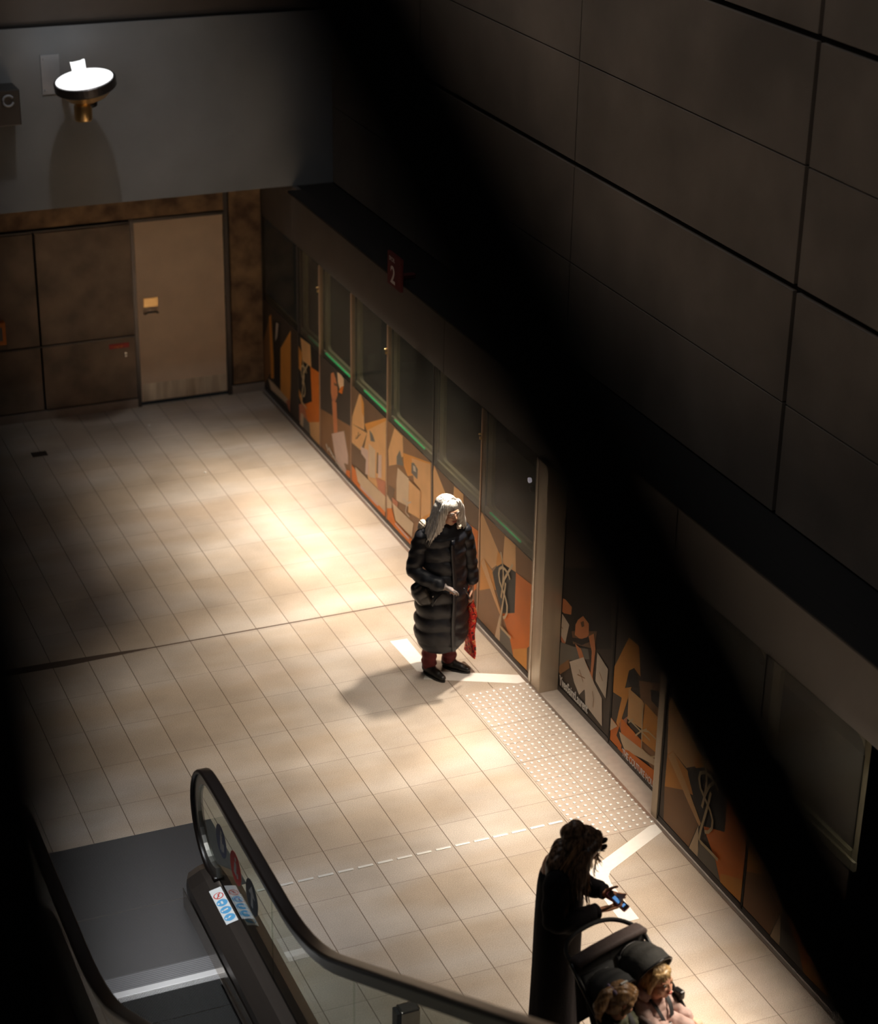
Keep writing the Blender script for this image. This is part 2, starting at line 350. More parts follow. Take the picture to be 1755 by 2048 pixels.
# ceiling & left wall far outside the frame close the hall
bm = bmesh.new(); bx(bm, (-9, 1, 11.8), (9.6, YB+.3, 12)); link('ceiling', bm, MT['concrete_hi'], kind='structure')
bm = bmesh.new(); bx(bm, (-9.2, 1, 0), (-9, YB+.3, 12)); link('wall_left', bm, MT['concrete'], kind='structure')

# ================================================================== PLATFORM SCREEN
def clip(poly, y0, y1, z0, z1):
    def cl(P, f, g):
        out = []
        for i in range(len(P)):
            a, b = P[i], P[(i+1) % len(P)]; fa, fb = f(a), f(b)
            if fa >= 0: out.append(a)
            if (fa >= 0) != (fb >= 0):
                t = fa/(fa-fb); out.append((a[0]+(b[0]-a[0])*t, a[1]+(b[1]-a[1])*t))
        return out
    for f in (lambda p: p[0]-y0, lambda p: y1-p[0], lambda p: p[1]-z0, lambda p: z1-p[1]):
        if len(poly) < 3: return []
        poly = cl(poly, f, None)
    return poly
PC = {'dark': (.075, .055, .04), 'black': (.022, .018, .015), 'amber': (.85, .36, .06), 'orange': (.88, .23, .02), 'tan': (.88, .49, .20),
      'cream': (.78, .58, .38), 'pale': (.72, .6, .48), 'rope': (.72, .55, .32), 'brown': (.20, .11, .055), 'pink': (.78, .56, .47), 'skin': (.72, .26, .10),
      'hot': (.95, .62, .36), 'umber': (.34, .17, .07), 'grey': (.20, .18, .15), 'text': (.78, .72, .62), 'brick': (.62, .22, .11)}
PM = {}
def pmat(c):
    if c not in PM: PM[c] = mat('print '+c, PC[c], .55, noise=.1, scale=5)
    return PM[c]
CROPS = {1: (520, 620, 200/1463), 2: (690, 760, 200/1280), 3: (920, 1000, 190/1052), 4: (1080, 1120, 280/1103), 5: (1060, 1100, 440/1287), 0: (0, 0, 1)}
def poster(parent, X, y0, y1, z1, base, shapes, ropes=()):
    """shapes: (crop, colour, [(px,py)...]); a printed sheet with colour areas, built on the plane x = X"""
    bm = bmesh.new(); cols = [base]; z0 = .055
    flat(bm, [Vector((X, y1, z0)), Vector((X, y0, z0)), Vector((X, y0, z1)), Vector((X, y1, z1))], 0)
    lay = 0
    def add(poly, c):
        nonlocal lay
        poly = clip(poly, y0, y1, z0, z1)
        if len(poly) < 3: return
        if c not in cols: cols.append(c)
        lay += 1; xx = X-.0004*lay
        ar = sum(poly[i][0]*poly[(i+1) % len(poly)][1]-poly[(i+1) % len(poly)][0]*poly[i][1] for i in range(len(poly)))
        if ar > 0: poly = poly[::-1]
        try: flat(bm, [Vector((xx, p[0], p[1])) for p in poly], cols.index(c))
        except ValueError: pass
    for cr, c, pts in shapes:
        if cr == 'yz': add([tuple(p) for p in pts], c); continue
        ox, oy, s = CROPS[cr]; q = [on_x(ox+a*s, oy+b*s, X) for a, b in pts]; add([(p.y, p.z) for p in q], c)
    for cr, c, w, pts in ropes:
        if cr == 'yz': q = [Vector((X, a, b)) for a, b in pts]
        else:
            ox, oy, s = CROPS[cr]; q = [on_x(ox+a*s, oy+b*s, X) for a, b in pts]
        L, Rr = [], []
        for i, p in enumerate(q):
            t = (q[min(i+1, len(q)-1)]-q[max(i-1, 0)]).normalized(); nn = Vector((0, -t.z, t.y))
            L.append(p+nn*w/2); Rr.append(p-nn*w/2)
        for i in range(len(q)-1): add([(p.y, p.z) for p in (L[i], L[i+1], Rr[i+1], Rr[i])], c)
        lay += 1
    return part('poster', bm, [pmat(c) for c in cols], parent)
def arcpts(cx, cy, rx, ry, a0, a1, n=14):
    return [(cx+rx*math.cos(R(a0+(a1-a0)*i/n)), cy+ry*math.sin(R(a0+(a1-a0)*i/n))) for i in range(n+1)]
# rope monogram as seen in crop 3 (Y stroke, S curve, L foot)
def monogram(cr, f):
    w = .026
    Y = [(455, 575), (470, 660), (480, 745), (485, 830), (478, 930), (462, 1085)]
    Yb = [(592, 712), (545, 790), (500, 870), (478, 960), (462, 1080)]
    S = [(562, 880), (545, 820), (510, 765), (475, 742), (447, 760), (440, 820), (450, 900), (480, 985), (515, 1080), (535, 1170), (532, 1250), (510, 1295), (488, 1302)]
    L = [(520, 915), (505, 1030), (487, 1150), (465, 1290), (455, 1385), (470, 1410), (520, 1460), (580, 1525)]
    return [(cr, 'rope', w, [f(*p) for p in st]) for st in (Y, Yb, S, L)]
ident = lambda a, b: (a, b)
# crop 1 copy of the same monogram (foreshortened further away)
def f1(a, b): return (625+(a-460)*.62, 790+(b-712)*.80)
def logo_shapes(cr, f):
    P = lambda *pts: [f(*p) for p in pts]
    return [(cr, 'tan', P((240, 130), (420, 560), (430, 700), (350, 760), (260, 640), (225, 690), (225, 200))),
            (cr, 'amber', P((225, 690), (260, 640), (360, 790), (400, 1000), (330, 980), (215, 1000))),
            (cr, 'umber', P((215, 1000), (330, 980), (420, 1200), (440, 1250), (380, 1500), (215, 1320))),
            (cr, 'tan', P((495, 395), (615, 490), (618, 800), (470, 700))),
            (cr, 'amber', P((420, 560), (470, 640), (470, 700), (430, 800), (400, 700))),
            (cr, 'black', P((400, 740), (470, 700), (620, 800), (605, 1250), (470, 1250), (400, 1000), (360, 800))),
            (cr, 'orange', P((620, 800), (810, 950), (800, 1640), (745, 1660), (740, 1880), (590, 1730), (540, 1500), (470, 1260), (605, 1250))),
            (cr, 'tan', P((232, 700), (265, 640), (360, 930), (455, 1240), (445, 1275), (370, 1080))),
            (cr, 'cream', P((440, 1270), (445, 1570), (385, 1510))),
            (cr, 'grey', P((450, 1400), (545, 1490), (590, 1730), (440, 1575))),
            (cr, 'amber', P((590, 1650), (745, 1640), (740, 1880), (590, 1735))),
            (cr, 'brown', P((745, 1640), (790, 1600), (780, 1930), (740, 1880)))]
def inner_frame(parent, y0, y1, X, z0=1.09, z1=2.03, wl=.085, wt=.05, wb=.07, r=.12):
    """leaf frame with a rounded-corner opening"""
    bm = bmesh.new(); N = 6
    oy0, oy1, oz0, oz1 = y0+.05, y1-wl, z0+wb, z1-wt
    inner = []
    for cy, cz, a0 in ((oy1-r*.4, oz1-r*.4, 0), (oy0+r, oz1-r, 90), (oy0+r*.4, oz0+r*.4, 180), (oy1-r*.4, oz0+r*.4, 270)):
        rr = r if a0 == 90 else r*.4
        for i in range(N+1):
            a = R(a0+90*i/N); inner.append((cy+rr*math.cos(a), cz+rr*math.sin(a)))
    outer = []
    cy, cz = (oy0+oy1)/2, (oz0+oz1)/2
    for (a, b) in inner:
        dy, dz = a-cy, b-cz
        t = min(((y1-cy) if dy > 0 else (y0-cy))/dy if abs(dy) > 1e-6 else 1e9, ((z1-cz) if dz > 0 else (z0-cz))/dz if abs(dz) > 1e-6 else 1e9)
        outer.append((cy+dy*t, cz+dz*t))
    n = len(inner)
    rings = []
    for pts, x in ((outer, X), (inner, X), (inner, X+.03)): rings.append([bm.verts.new((x, a, b)) for a, b in pts])
    for k in range(2):
        for i in range(n): bm.faces.new((rings[k][i], rings[k][(i+1) % n], rings[k+1][(i+1) % n], rings[k+1][i]))
    for (a, b) in ((y0, z0), (y1, z0), (y0, z1), (y1, z1)):
        pass
    # corner fillers
    for (a, b) in ((y0, z0), (y1, z0), (y0, z1), (y1, z1)):
        best = sorted(range(n), key=lambda i: (outer[i][0]-a)**2+(outer[i][1]-b)**2)
        i = best[0]
        for j in ((i-1) % n, (i+1) % n):
            p, q = outer[i], outer[j]
            if abs(p[0]-q[0]) > 1e-4 and abs(p[1]-q[1]) > 1e-4:
                bm.faces.new([bm.verts.new((X, *p)), bm.verts.new((X, *q)), bm.verts.new((X, a, b))])
    bmesh.ops.recalc_face_normals(bm, faces=bm.faces)
    return part('leaf_frame', bm, MT['frame'], parent)
def screen_door(y0, y1, label, base, shapes, ropes=(), X=XS, frame=True, green=None, latch=False, mull='mullion', zp=1.085, group=None):
    t = empty('platform_screen_door', (X, (y0+y1)/2, 0), label=label, cat='platform door', group=group)
    bm = bmesh.new(); bx(bm, (X-.006, y0+.015, .04), (X+.004, y1-.012, 2.03)); part('glass_pane', bm, MT['psdglass'], t)
    bm = bmesh.new(); bx(bm, (X-.012, y1-.016, .02), (X+.03, y1-.001, 2.03)); part('mullion', bm, MT[mull], t)
    bm = bmesh.new(); bx(bm, (X-.012, y0, .0), (X+.03, y1, .05)); part('bottom_rail', bm, MT['steel_dk'], t)
    poster(t, X-.0075, y0+.012, y1-.02, zp, base, shapes, ropes)
    if frame: inner_frame(t, y0+.02, y1-.02, X+.05)
    bm = bmesh.new(); bx(bm, (X+.03, y0+.02, 1.06), (X+.055, y1-.02, 1.125)); part('sill_band', bm, MT['frame'], t)
    if green:
        bm = bmesh.new(); bx(bm, (X+.012, y0+green[0], 1.120), (X+.028, y1-green[1], 1.131)); part('green_strip_light', bm, MT[green[2]], t)
    if latch:
        bm = bmesh.new(); lathe(bm, (X-.04, y1-.012, 1.80), [(.006, 0), (.009, .008), (.009, .026), (.006, .03)], 12, axis=(1, 0, 0))
        bx(bm, (X-.03, y1-.02, 1.75), (X-.012, y1-.003, 1.775)); part('latch', bm, MT['brass'], t)
    return t
def rebase(cr_from, y_from, y_to, f):
    """same print on another door: shift along the wall"""
    ox, oy, s = CROPS[cr_from]
    def g(a, b):
        p = on_x(ox+a*s, oy+b*s, XS-.0075); u = (p.y-y_from[0])/(y_from[1]-y_from[0])
        return (y_to[0]+u*(y_to[1]-y_to[0]), p.z)
    return g
D7 = (12.97, 14.07)
def logo_on(y0, y1):
    g = rebase(3, D7, (y0, y1), None)
    return logo_shapes('yz', g), monogram('yz', g)
# 1: against the back wall; dark inset and pale outline are painted mirror reflections
screen_door(18.80, 20.0, 'glass platform door in the far corner against the back wall, dark upper glass', 'dark',
    [(1, 'umber', [(20, 560), (130, 150), (160, 900), (60, 1100), (20, 1100)]), (1, 'amber', [(130, 100), (160, 60), (215, 1000), (160, 1000)]), (1, 'black', [(190, 150), (300, 180), (290, 1150), (205, 1060)]),
     (1, 'pale', [(235, 180), (270, 200), (250, 400), (220, 460)]), (1, 'amber', [(300, 560), (450, 300), (450, 1100), (440, 1400), (300, 1180)]), (1, 'cream', [(120, 1000), (200, 1070), (430, 1330), (400, 1380), (160, 1160)]), (1, 'brick', [(380, 1330), (440, 1300), (440, 1500)])],
    frame=False, mull='steel_dk')
# 2: narrow, rope monogram
s2, r2 = logo_on(18.13, 19.3)
screen_door(18.13, 18.80, 'narrow glass door panel with orange poster and rope monogram, second from back wall', 'black',
    [(1, 'amber', [(430, 260), (620, 640), (600, 900), (450, 700)]), (1, 'amber', [(450, 830), (560, 1130), (620, 1290), (610, 1380), (520, 1100), (460, 960)]), (1, 'tan', [(590, 400), (735, 510), (750, 840), (620, 740)]),
     (1, 'orange', [(735, 830), (875, 920), (870, 2000), (740, 1900), (700, 1640), (640, 1380), (760, 1340)]), (1, 'brick', [(560, 1380), (640, 1370), (700, 1640), (640, 1560), (560, 1640)]), (1, 'cream', [(600, 1500), (640, 1540), (630, 1740), (580, 1690)]),
     (1, 'grey', [(640, 1560), (730, 1660), (745, 1870), (630, 1740)]), (1, 'tan', [(720, 1640), (870, 1640), (870, 2000), (745, 1880)])],
    [(c, k, .022, [f1(*p) for p in st]) for (c, k, w, st) in monogram(1, ident)], frame=True, green=(.02, .25, 'greendim'), mull='steel_dk')
# 3: face with pink card
face = [(1, 'umber', [(880, 1440), (1320, 1700), (1330, 2400), (1000, 2250), (880, 2050)]),
        (1, 'skin', [(1035, 930), (1075, 910), (1105, 1000), (1130, 1130), (1135, 1240), (1100, 1340), (1060, 1350), (1035, 1200)]),
        (1, 'brown', [(1080, 1060), (1130, 1090), (1130, 1120), (1085, 1100)]), (1, 'brick', [(1060, 1290), (1100, 1290), (1090, 1330), (1062, 1330)]),
        (1, 'hot', [(1130, 910), (1180, 930), (1225, 1010), (1225, 1110), (1180, 1210), (1140, 1060)]), (1, 'orange', [(1225, 1110), (1200, 1230), (1150, 1200), (1180, 1130)]),
        (1, 'skin', [(1055, 1330), (1120, 1350), (1135, 1790), (1080, 1800)]),
        (1, 'pink', [(1050, 1810), (1230, 1770), (1290, 2120), (1290, 2260), (1110, 2200)]), (1, 'pink', [(1120, 2190), (1230, 2240), (1290, 2420), (1180, 2360)]),
        (2, 'orange', [(15, 1150), (75, 1160), (75, 1300), (10, 1220)])]
screen_door(17.21, 18.13, 'glass door with a poster of a lit face above a pink card', 'dark', face,
    [(1, 'text', .02, [(970, 1960), (1000, 2060), (1010, 2010), (1050, 2110)]), (1, 'text', .016, [(1010, 2010), (1060, 2100), (1130, 2230), (1210, 2340)]), (1, 'text', .012, [(1060, 2130), (1110, 2180), (1120, 2250)])], green=(.08, .12, 'green'), latch=True)
# 4: gift boxes
def gifts(g=None):
    S = [('tan', [(180, 175), (205, 190), (245, 480), (245, 640), (85, 560), (90, 470)]), ('amber', [(205, 190), (240, 300), (245, 480), (215, 420)]),
         ('tan', [(85, 560), (280, 680), (200, 900), (85, 800)]), ('brown', [(240, 300), (530, 480), (530, 560), (245, 560)]), ('amber', [(250, 560), (530, 480), (530, 640), (290, 690)]),
         ('tan', [(290, 640), (530, 520), (530, 1700), (420, 1620), (300, 1300), (240, 900)]), ('brown', [(150, 900), (270, 1020), (260, 1220), (165, 1120)]), ('pink', [(200, 850), (300, 900), (300, 1220), (260, 1200), (270, 1020), (210, 940)]),
         ('grey', [(315, 640), (350, 690), (385, 790), (330, 780)]), ('cream', [(305, 810), (390, 900), (390, 1260), (310, 1240)]), ('brown', [(412, 930), (428, 930), (425, 1200), (405, 1190)]), ('pink', [(430, 960), (470, 960), (470, 1250), (425, 1250)]),
         ('brick', [(400, 1250), (530, 1300), (530, 1500), (430, 1420)]), ('cream', [(135, 1110), (530, 1500), (530, 1720), (430, 1620), (160, 1290)]), ('orange', [(90, 1080), (140, 1150), (170, 1310), (530, 1700), (530, 1800), (90, 1330)]),
         ('pink', [(200, 1340), (440, 1590), (425, 1615), (200, 1380)])]
    return [(2, c, p) for c, p in S]
screen_door(16.24, 17.21, 'glass door with tan gift box poster, right beside the lit face poster', 'brown', gifts(),
    [(2, 'brown', .012, [(180, 665), (165, 740), (140, 750), (150, 710)]), (2, 'brown', .01, [(160, 740), (205, 690)])], green=(.06, .3, 'green'))
gifts2 = [('tan', [(630, 615), (735, 720), (745, 980), (690, 1000), (660, 1080), (560, 1100), (550, 900)]), ('amber', [(740, 930), (1095, 1060), (1095, 1200), (800, 1230), (750, 1100)]),
          ('tan', [(850, 1000), (1095, 1080), (1095, 2000), (960, 1990), (960, 1400), (880, 1300)]), ('grey', [(660, 980), (700, 900), (750, 1100), (660, 1080)]), ('grey', [(850, 1060), (880, 1060), (930, 1140), (925, 1270), (850, 1190)]),
          ('pale', [(870, 1090), (900, 1110), (910, 1180), (875, 1160)]), ('brown', [(560, 1340), (640, 1400), (600, 1560), (540, 1480)]), ('cream', [(675, 1120), (820, 1260), (810, 1620), (660, 1540), (660, 1300)]),
          ('tan', [(820, 1270), (970, 1420), (960, 1780), (810, 1690)]), ('brick', [(600, 1500), (680, 1560), (670, 1640), (620, 1600)]), ('cream', [(540, 1460), (600, 1570), (600, 1640), (540, 1640)]),
          ('orange', [(540, 1640), (600, 1640), (640, 1800), (860, 2040), (960, 2100), (1000, 2150), (800, 2100), (540, 1830)]), ('cream', [(610, 1570), (880, 1830), (860, 2010), (650, 1800)]), ('amber', [(960, 1780), (1095, 1700), (1095, 2200), (960, 2100)])]
screen_door(15.12, 16.24, 'glass door with gift box poster, behind the white-haired woman\'s head', 'umber', [(2, c, p) for c, p in gifts2],
    [(2, 'pale', .016, [(750, 1520), (800, 1580), (850, 1560)]), (2, 'pale', .016, [(800, 1580), (780, 1690), (830, 1750)]), (2, 'umber', .008, [(820, 1270), (970, 1420), (965, 1780)]), (2, 'pink', .02, [(650, 1830), (720, 1910), (830, 2030)])], green=(.25, .13, 'green'), latch=True)
s6, r6 = logo_on(14.07, 15.12)
screen_door(14.07, 15.12, 'glass door with angular tan poster, directly behind the white-haired woman', 'brown', s6, r6, mull='steel_dk')
screen_door(12.97, 14.07, 'glass door with the orange poster whose rope monogram shows in full, beside the steel column', 'umber', logo_shapes(3, ident), monogram(3, ident), green=(.33, .16, 'green'), latch=True)
# column
t = empty('steel_column', (XS, 12.86, 0), label='pale brushed steel column between the sliding door recess and the poster doors', cat='column')
bm = bmesh.new(); bx(bm, (XS-.035, 12.74, 0), (XS+.16, 12.955, 2.04), bevel=.006); part('shaft', bm, MT['pillar'], t)
bm = bmesh.new(); bx(bm, (XS-.042, 12.90, .0), (XS-.03, 12.915, 2.04)); part('edge_strip', bm, MT['steel'], t)
bm = bmesh.new(); lathe(bm, (XS-.03, 13.05, 1.80), [(.001, 0), (.02, .0), (.022, -.01), (.022, -.02), (.001, -.024)], 16, axis=(1, 0, 0)); part('indicator', bm, MT['led'], t, smooth=True)
bm = bmesh.new(); lathe(bm, (XS-.02, 13.05, 1.72), [(.001, 0), (.022, .0), (.024, -.01), (.001, -.02)], 16, axis=(1, 0, 0)); part('key_switch', bm, MT['steel_dk'], t, smooth=True)
# recessed sliding doors
XR = 6.60
P8 = [('orange', [(40, 880), (110, 960), (110, 1010), (40, 920)]), ('black', [(60, 60), (560, 60), (560, 700), (60, 700)]), ('skin', [(75, 260), (200, 310), (250, 370), (245, 430), (190, 420), (120, 360), (90, 330)]), ('brick', [(75, 330), (110, 400), (200, 650), (185, 680), (110, 500)]),
      ('pale', [(125, 375), (180, 430), (230, 510), (200, 650), (160, 590), (118, 470)]), ('brown', [(250, 560), (450, 560), (430, 700), (260, 660)]), ('skin', [(300, 470), (340, 440), (385, 500), (385, 590), (340, 640), (275, 590), (280, 510)]),
      ('brown', [(320, 490), (345, 480), (350, 520), (330, 530)]), ('black', [(255, 610), (330, 620), (400, 600), (400, 640), (330, 670), (260, 640)]), ('grey', [(150, 640), (260, 680), (380, 700), (390, 780), (230, 790), (130, 850)]),
      ('umber', [(130, 850), (230, 780), (235, 850), (160, 900)]), ('skin', [(385, 600), (425, 580), (440, 700), (415, 920), (400, 900), (410, 720)]), ('skin', [(280, 660), (325, 700), (360, 800), (420, 930), (415, 1000), (330, 830)]),
      ('pale', [(235, 800), (345, 765), (430, 970), (490, 1090), (490, 1310), (360, 1140), (350, 1020), (310, 1060), (270, 960)]), ('dark', [(355, 1020), (360, 1110), (310, 1062)]), ('pale', [(455, 725), (540, 860), (520, 1090), (440, 950)]), ('dark', [(420, 920), (440, 950), (520, 1090), (490, 1090)])]
R8 = [(4, 'umber', .008, [(170, 480), (165, 560)]), (4, 'umber', .008, [(155, 500), (185, 540)]), (4, 'umber', .008, [(315, 860), (345, 960)]), (4, 'umber', .008, [(300, 900), (360, 930)]), (4, 'umber', .008, [(475, 880), (500, 950)]), (4, 'umber', .008, [(420, 1030), (430, 1100), (425, 1160)])]
P9 = [('orange', [(545, 1220), (620, 1320), (600, 1380), (640, 1460), (620, 1600), (540, 1500)]), ('amber', [(700, 610), (780, 680), (790, 920), (740, 850), (700, 870), (650, 1090), (575, 1040), (580, 850)]), ('black', [(700, 880), (740, 850), (775, 930), (770, 1010), (720, 1000), (690, 940)]),
      ('amber', [(660, 1010), (720, 1000), (620, 1320), (600, 1280)]), ('umber', [(780, 950), (1000, 980), (1060, 1000), (1050, 1950), (800, 1500), (790, 1080)]), ('amber', [(980, 1250), (1050, 1150), (1040, 1900), (960, 1650)]), ('tan', [(700, 1010), (800, 1100), (820, 1130), (800, 1330), (690, 1250)]),
      ('amber', [(830, 1130), (975, 1290), (940, 1540), (800, 1420), (810, 1300)]), ('black', [(870, 1020), (930, 1030), (965, 1080), (945, 1180), (880, 1110)]), ('brick', [(620, 1290), (690, 1230), (680, 1370), (640, 1350)]), ('cream', [(545, 1220), (610, 1310), (540, 1350)]),
      ('orange', [(640, 1240), (800, 1420), (800, 1490), (640, 1360)]), ('cream', [(625, 1350), (960, 1610), (960, 1650), (800, 1560), (670, 1500), (640, 1420)]), ('orange', [(625, 1480), (700, 1500), (960, 1700), (950, 1830), (700, 1640), (560, 1480)])]
R9 = [(4, 'rope', .014, [(690, 1240), (740, 1290), (800, 1350), (870, 1420)]), (4, 'rope', .014, [(700, 1280), (740, 1250)]), (4, 'rope', .014, [(800, 1340), (860, 1350), (920, 1410)]), (4, 'rope', .014, [(815, 1140), (805, 1480), (870, 1550), (940, 1545), (975, 1300)]), (4, 'rope', .014, [(760, 1380), (800, 1350), (850, 1330)])]
def rshift(lst): return [(4, c, p) for c, p in lst]
d8 = screen_door(11.83, 12.75, 'recessed sliding door with poster of a woman holding pale cards', 'dark', rshift(P8), R8, X=XR, frame=False, mull='black', zp=1.75)
d9 = screen_door(10.86, 11.83, 'recessed sliding door with ribboned gift boxes, headline along its foot', 'dark', rshift(P9), R9, X=XR, frame=False, mull='black', zp=1.75)
# lettering along the poster feet (reads from +y to -y)
def wall_text(body, y, z, X, size, parent, fit=None, bold=0, m=None):
    sx = 1.0
    if fit:
        o = text_mesh(body, size, MT['white'], Matrix.Identity(4), 'tmp'); w_ = max(v.co.x for v in o.data.vertices); bpy.data.objects.remove(o); sx = fit/w_
    m4 = Matrix(((0, 0, -1, X), (-1, 0, 0, y), (0, 1, 0, z), (0, 0, 0, 1)))
    return text_mesh(body, size, m or MT['white'], m4, 'lettering', parent, sx=sx, bold=bold)
a = on_x(1080+150*.25385, 1120+975*.25385, XR-.018); b = on_x(1080+372*.25385, 1120+1190*.25385, XR-.018)
wall_text('YvesSaintLaurent', a.y, a.z, XR-.018, .12, d8, fit=(a.y-b.y), bold=.002)
a = on_x(1080+645*.25385, 1120+1525*.25385, XR-.018); b = on_x(1080+945*.25385, 1120+1812*.25385, XR-.018)
wall_text('THE COUTURE HOLIDAY', a.y, a.z-.01, XR-.018, .085, d9, fit=(a.y-b.y), bold=.0015)
# post at the end of the recess and its return panels
t = empty('steel_post', (XS, 10.79, 0), label='slim pale steel post at the near end of the sliding door recess', cat='post')
bm = bmesh.new(); bx(bm, (XS-.02, 10.755, 0), (XS+.16, 10.835, 2.04), bevel=.004); part('shaft', bm, MT['pillar'], t)
# near doors, monogram again and dark ones
s10, r10 = logo_on(9.45, 10.74)
screen_door(9.55, 10.75, 'glass door just nearer than the slim post, dim monogram poster', 'dark', s10, r10, mull='black', frame=True)
s11, r11 = logo_on(8.4, 9.6)
screen_door(8.4, 9.55, 'glass door lowest in view along the platform edge, almost lost in darkness', 'dark', s11, [], mull='black', frame=True)
# platform number sign
t = empty('platform_sign', (XS-.1, 15.6, 2.75), label='small dark red platform number sign with a 2 on the header edge', cat='sign')
sy0, sy1, sz0, sz1 = 15.45, 15.76, 2.62, 2.92
bm = bmesh.new(); bx(bm, (XS-.20, sy0, sz0), (XS-.17, sy1, sz1), bevel=.004); bx(bm, (XS-.17, sy0+.12, 2.70), (XS, sy1-.12, 2.73)); part('sign_board', bm, MT['signred'], t)
def wtx(body, y, z, size, sx=1, b=0): return text_mesh(body, size, MT['white'], Matrix(((0, 0, -1, XS-.202), (-1, 0, 0, y), (0, 1, 0, z), (0, 0, 0, 1))), 'lettering', t, sx=sx, bold=b)
wtx('2', 15.68, 2.655, .22, 1, .004); wtx('SPOR', 15.715, 2.85, .055, 1)
# ------------------------------------------------------------------ tactile strip with studs
tx0, tx1, ty0, ty1 = 5.815, 6.40, 10.70, 12.955
t = empty('tactile_strip', ((tx0+tx1)/2, (ty0+ty1)/2, 0), label='tactile warning strip of studded tiles in front of the sliding door recess', cat='tactile paving')
bm = bmesh.new()
nt_ = 8; step = (ty1-ty0)/nt_
for i in range(nt_):
    for k in range(2): bx(bm, (tx0+.002+k*(tx1-tx0)/2, ty0+i*step+.002, 0), (tx0-.002+(k+1)*(tx1-tx0)/2, ty0+(i+1)*step-.002, .003))
part('paving', bm, MT['tactile'], t)
studs = []
for i in range(36):
    for k in range(10): studs.append((5.845+k*.0605, 12.91-i*.0620))
studs.sort(key=lambda p: p[1])
def stud_bm(bm, x, y): lathe(bm, (x, y, .003), [(.0145, 0), (.0130, .0045), (.008, .006), (.001, .0062)], 12)
bm = bmesh.new(); stud_bm(bm, 0, 0); me0 = None
for i, (x, y) in enumerate(studs[:100]):
    if me0 is None:
        o = link('stud', bm, MT['stud'], t, smooth=True); me0 = o.data
    else:
        o = bpy.data.objects.new('stud', me0); COL.objects.link(o); o.parent = t
    o.location = (x-t.location.x, y-t.location.y, 0)
bm = bmesh.new()
for x, y in studs[100:]: stud_bm(bm, x, y)
o = part('studs', bm, MT['stud'], t, smooth=True); o['kind'] = 'stuff'
# ------------------------------------------------------------------ guidance strip of steel dashes
t = empty('guidance_strip', (4.6, 10.99, 0), label='straight line of short steel guidance bars set across the floor tiles', cat='guide strip')
bm = bmesh.new(); bx(bm, (-.058, -.012, 0), (.058, .012, .006), bevel=.004); me0 = None
k = 0; x = 3.32
while x < 5.78:
    if me0 is None: o = link('bar', bm, MT['stud'], t); me0 = o.data
    else: o = bpy.data.objects.new('bar', me0); COL.objects.link(o); o.parent = t
    o.location = (x-4.6, 0, 0); x += .15
# ------------------------------------------------------------------ white floor tapes
bm = bmesh.new(); prism(bm, [Vector(p) for p in ((5.60, 14.01, .0005), (5.62, 13.45, .0005), (5.75, 13.33, .0005), (5.755, 14.00, .0005))], (0, 0, 1), .0012)
prism(bm, [Vector(p) for p in ((5.62, 13.30, .0006), (6.34, 12.945, .0006), (6.395, 12.955, .0006), (6.395, 13.075, .0006), (5.70, 13.42, .0006))], (0, 0, 1), .0012)
o = link('floor_tape', bm, MT['tape']); tag(o, 'white angled floor tape under the white-haired woman\'s feet', 'floor tape')
bm = bmesh.new()
A = [(6.40, 10.60), (6.40, 10.725), (5.68, 10.36), (5.64, 10.30), (5.625, 10.20), (5.615, 9.73), (5.745, 9.73), (5.755, 10.17), (5.775, 10.245), (5.82, 10.30)]
prism(bm, [Vector((a, b, .0005)) for a, b in A][::-1], (0, 0, 1), .0012)
o = link('floor_tape', bm, MT['tape']); tag(o, 'white angled floor tape beside the dark-haired woman with the phone', 'floor tape')
# ------------------------------------------------------------------ small things on the floor and back wall
bm = bmesh.new(); bx(bm, (3.60, 19.0, 0), (3.76, 19.12, .006), bevel=.003); o = link('floor_hatch', bm, MT['steel_dk']); tag(o, 'small dark metal hatch plate set in the tiles near the back wall', 'hatch')
for i, (u, v, lab) in enumerate(((298, 851, 'tiny white litter scrap on the floor near the steel door'), (410, 945, 'tiny white litter scrap out in the middle of the floor'))):
    p = on_z(u, v, 0); bm = bmesh.new(); lathe(bm, p, [(.014, 0), (.012, .008), (.003, .012)], 7); o = link('litter_scrap', bm, MT['tape']); tag(o, lab, 'litter')
t = empty('hose_sign', (4.8, YB-.03, .73), label='small red sign with tiny lettering on the lower wall panel left of the door', cat='sign')
bm = bmesh.new(); bx(bm, (4.695, YB-.036, .71), (4.915, YB-.030, .765), bevel=.002); part('sign_plate', bm, MT['red'], t)
m4 = Matrix(((1, 0, 0, 4.715), (0, 0, -1, YB-.0365), (0, 1, 0, .722), (0, 0, 0, 1))); text_mesh('\u2022 stigrør', .042, MT['orange'], m4, 'lettering', t)
t = empty('key_box', (4.87, YB-.03, .64), label='tiny steel lock fitting just below the red sign', cat='lock')
bm = bmesh.new(); bx(bm, (4.855, YB-.05, .61), (4.885, YB-.03, .665), bevel=.004); part('body', bm, MT['steel'], t)
bm = bmesh.new(); lathe(bm, (4.87, YB-.05, .635), [(.009, 0), (.009, .008), (.002, .009)], 10, axis=(0, -1, 0)); part('cylinder', bm, MT['steel_dk'], t)
t = empty('call_point', (3.5, YB-.05, 1.05), label='orange emergency box cut by the left edge of view on the back wall', cat='emergency box')
bm = bmesh.new(); bx(bm, (3.38, YB-.11, .93), (3.585, YB-.03, 1.18), bevel=.01); part('housing', bm, MT['orange'], t)
bm = bmesh.new(); bx(bm, (3.42, YB-.115, .98), (3.545, YB-.109, 1.13)); part('cover', bm, MT['steel_dk'], t)
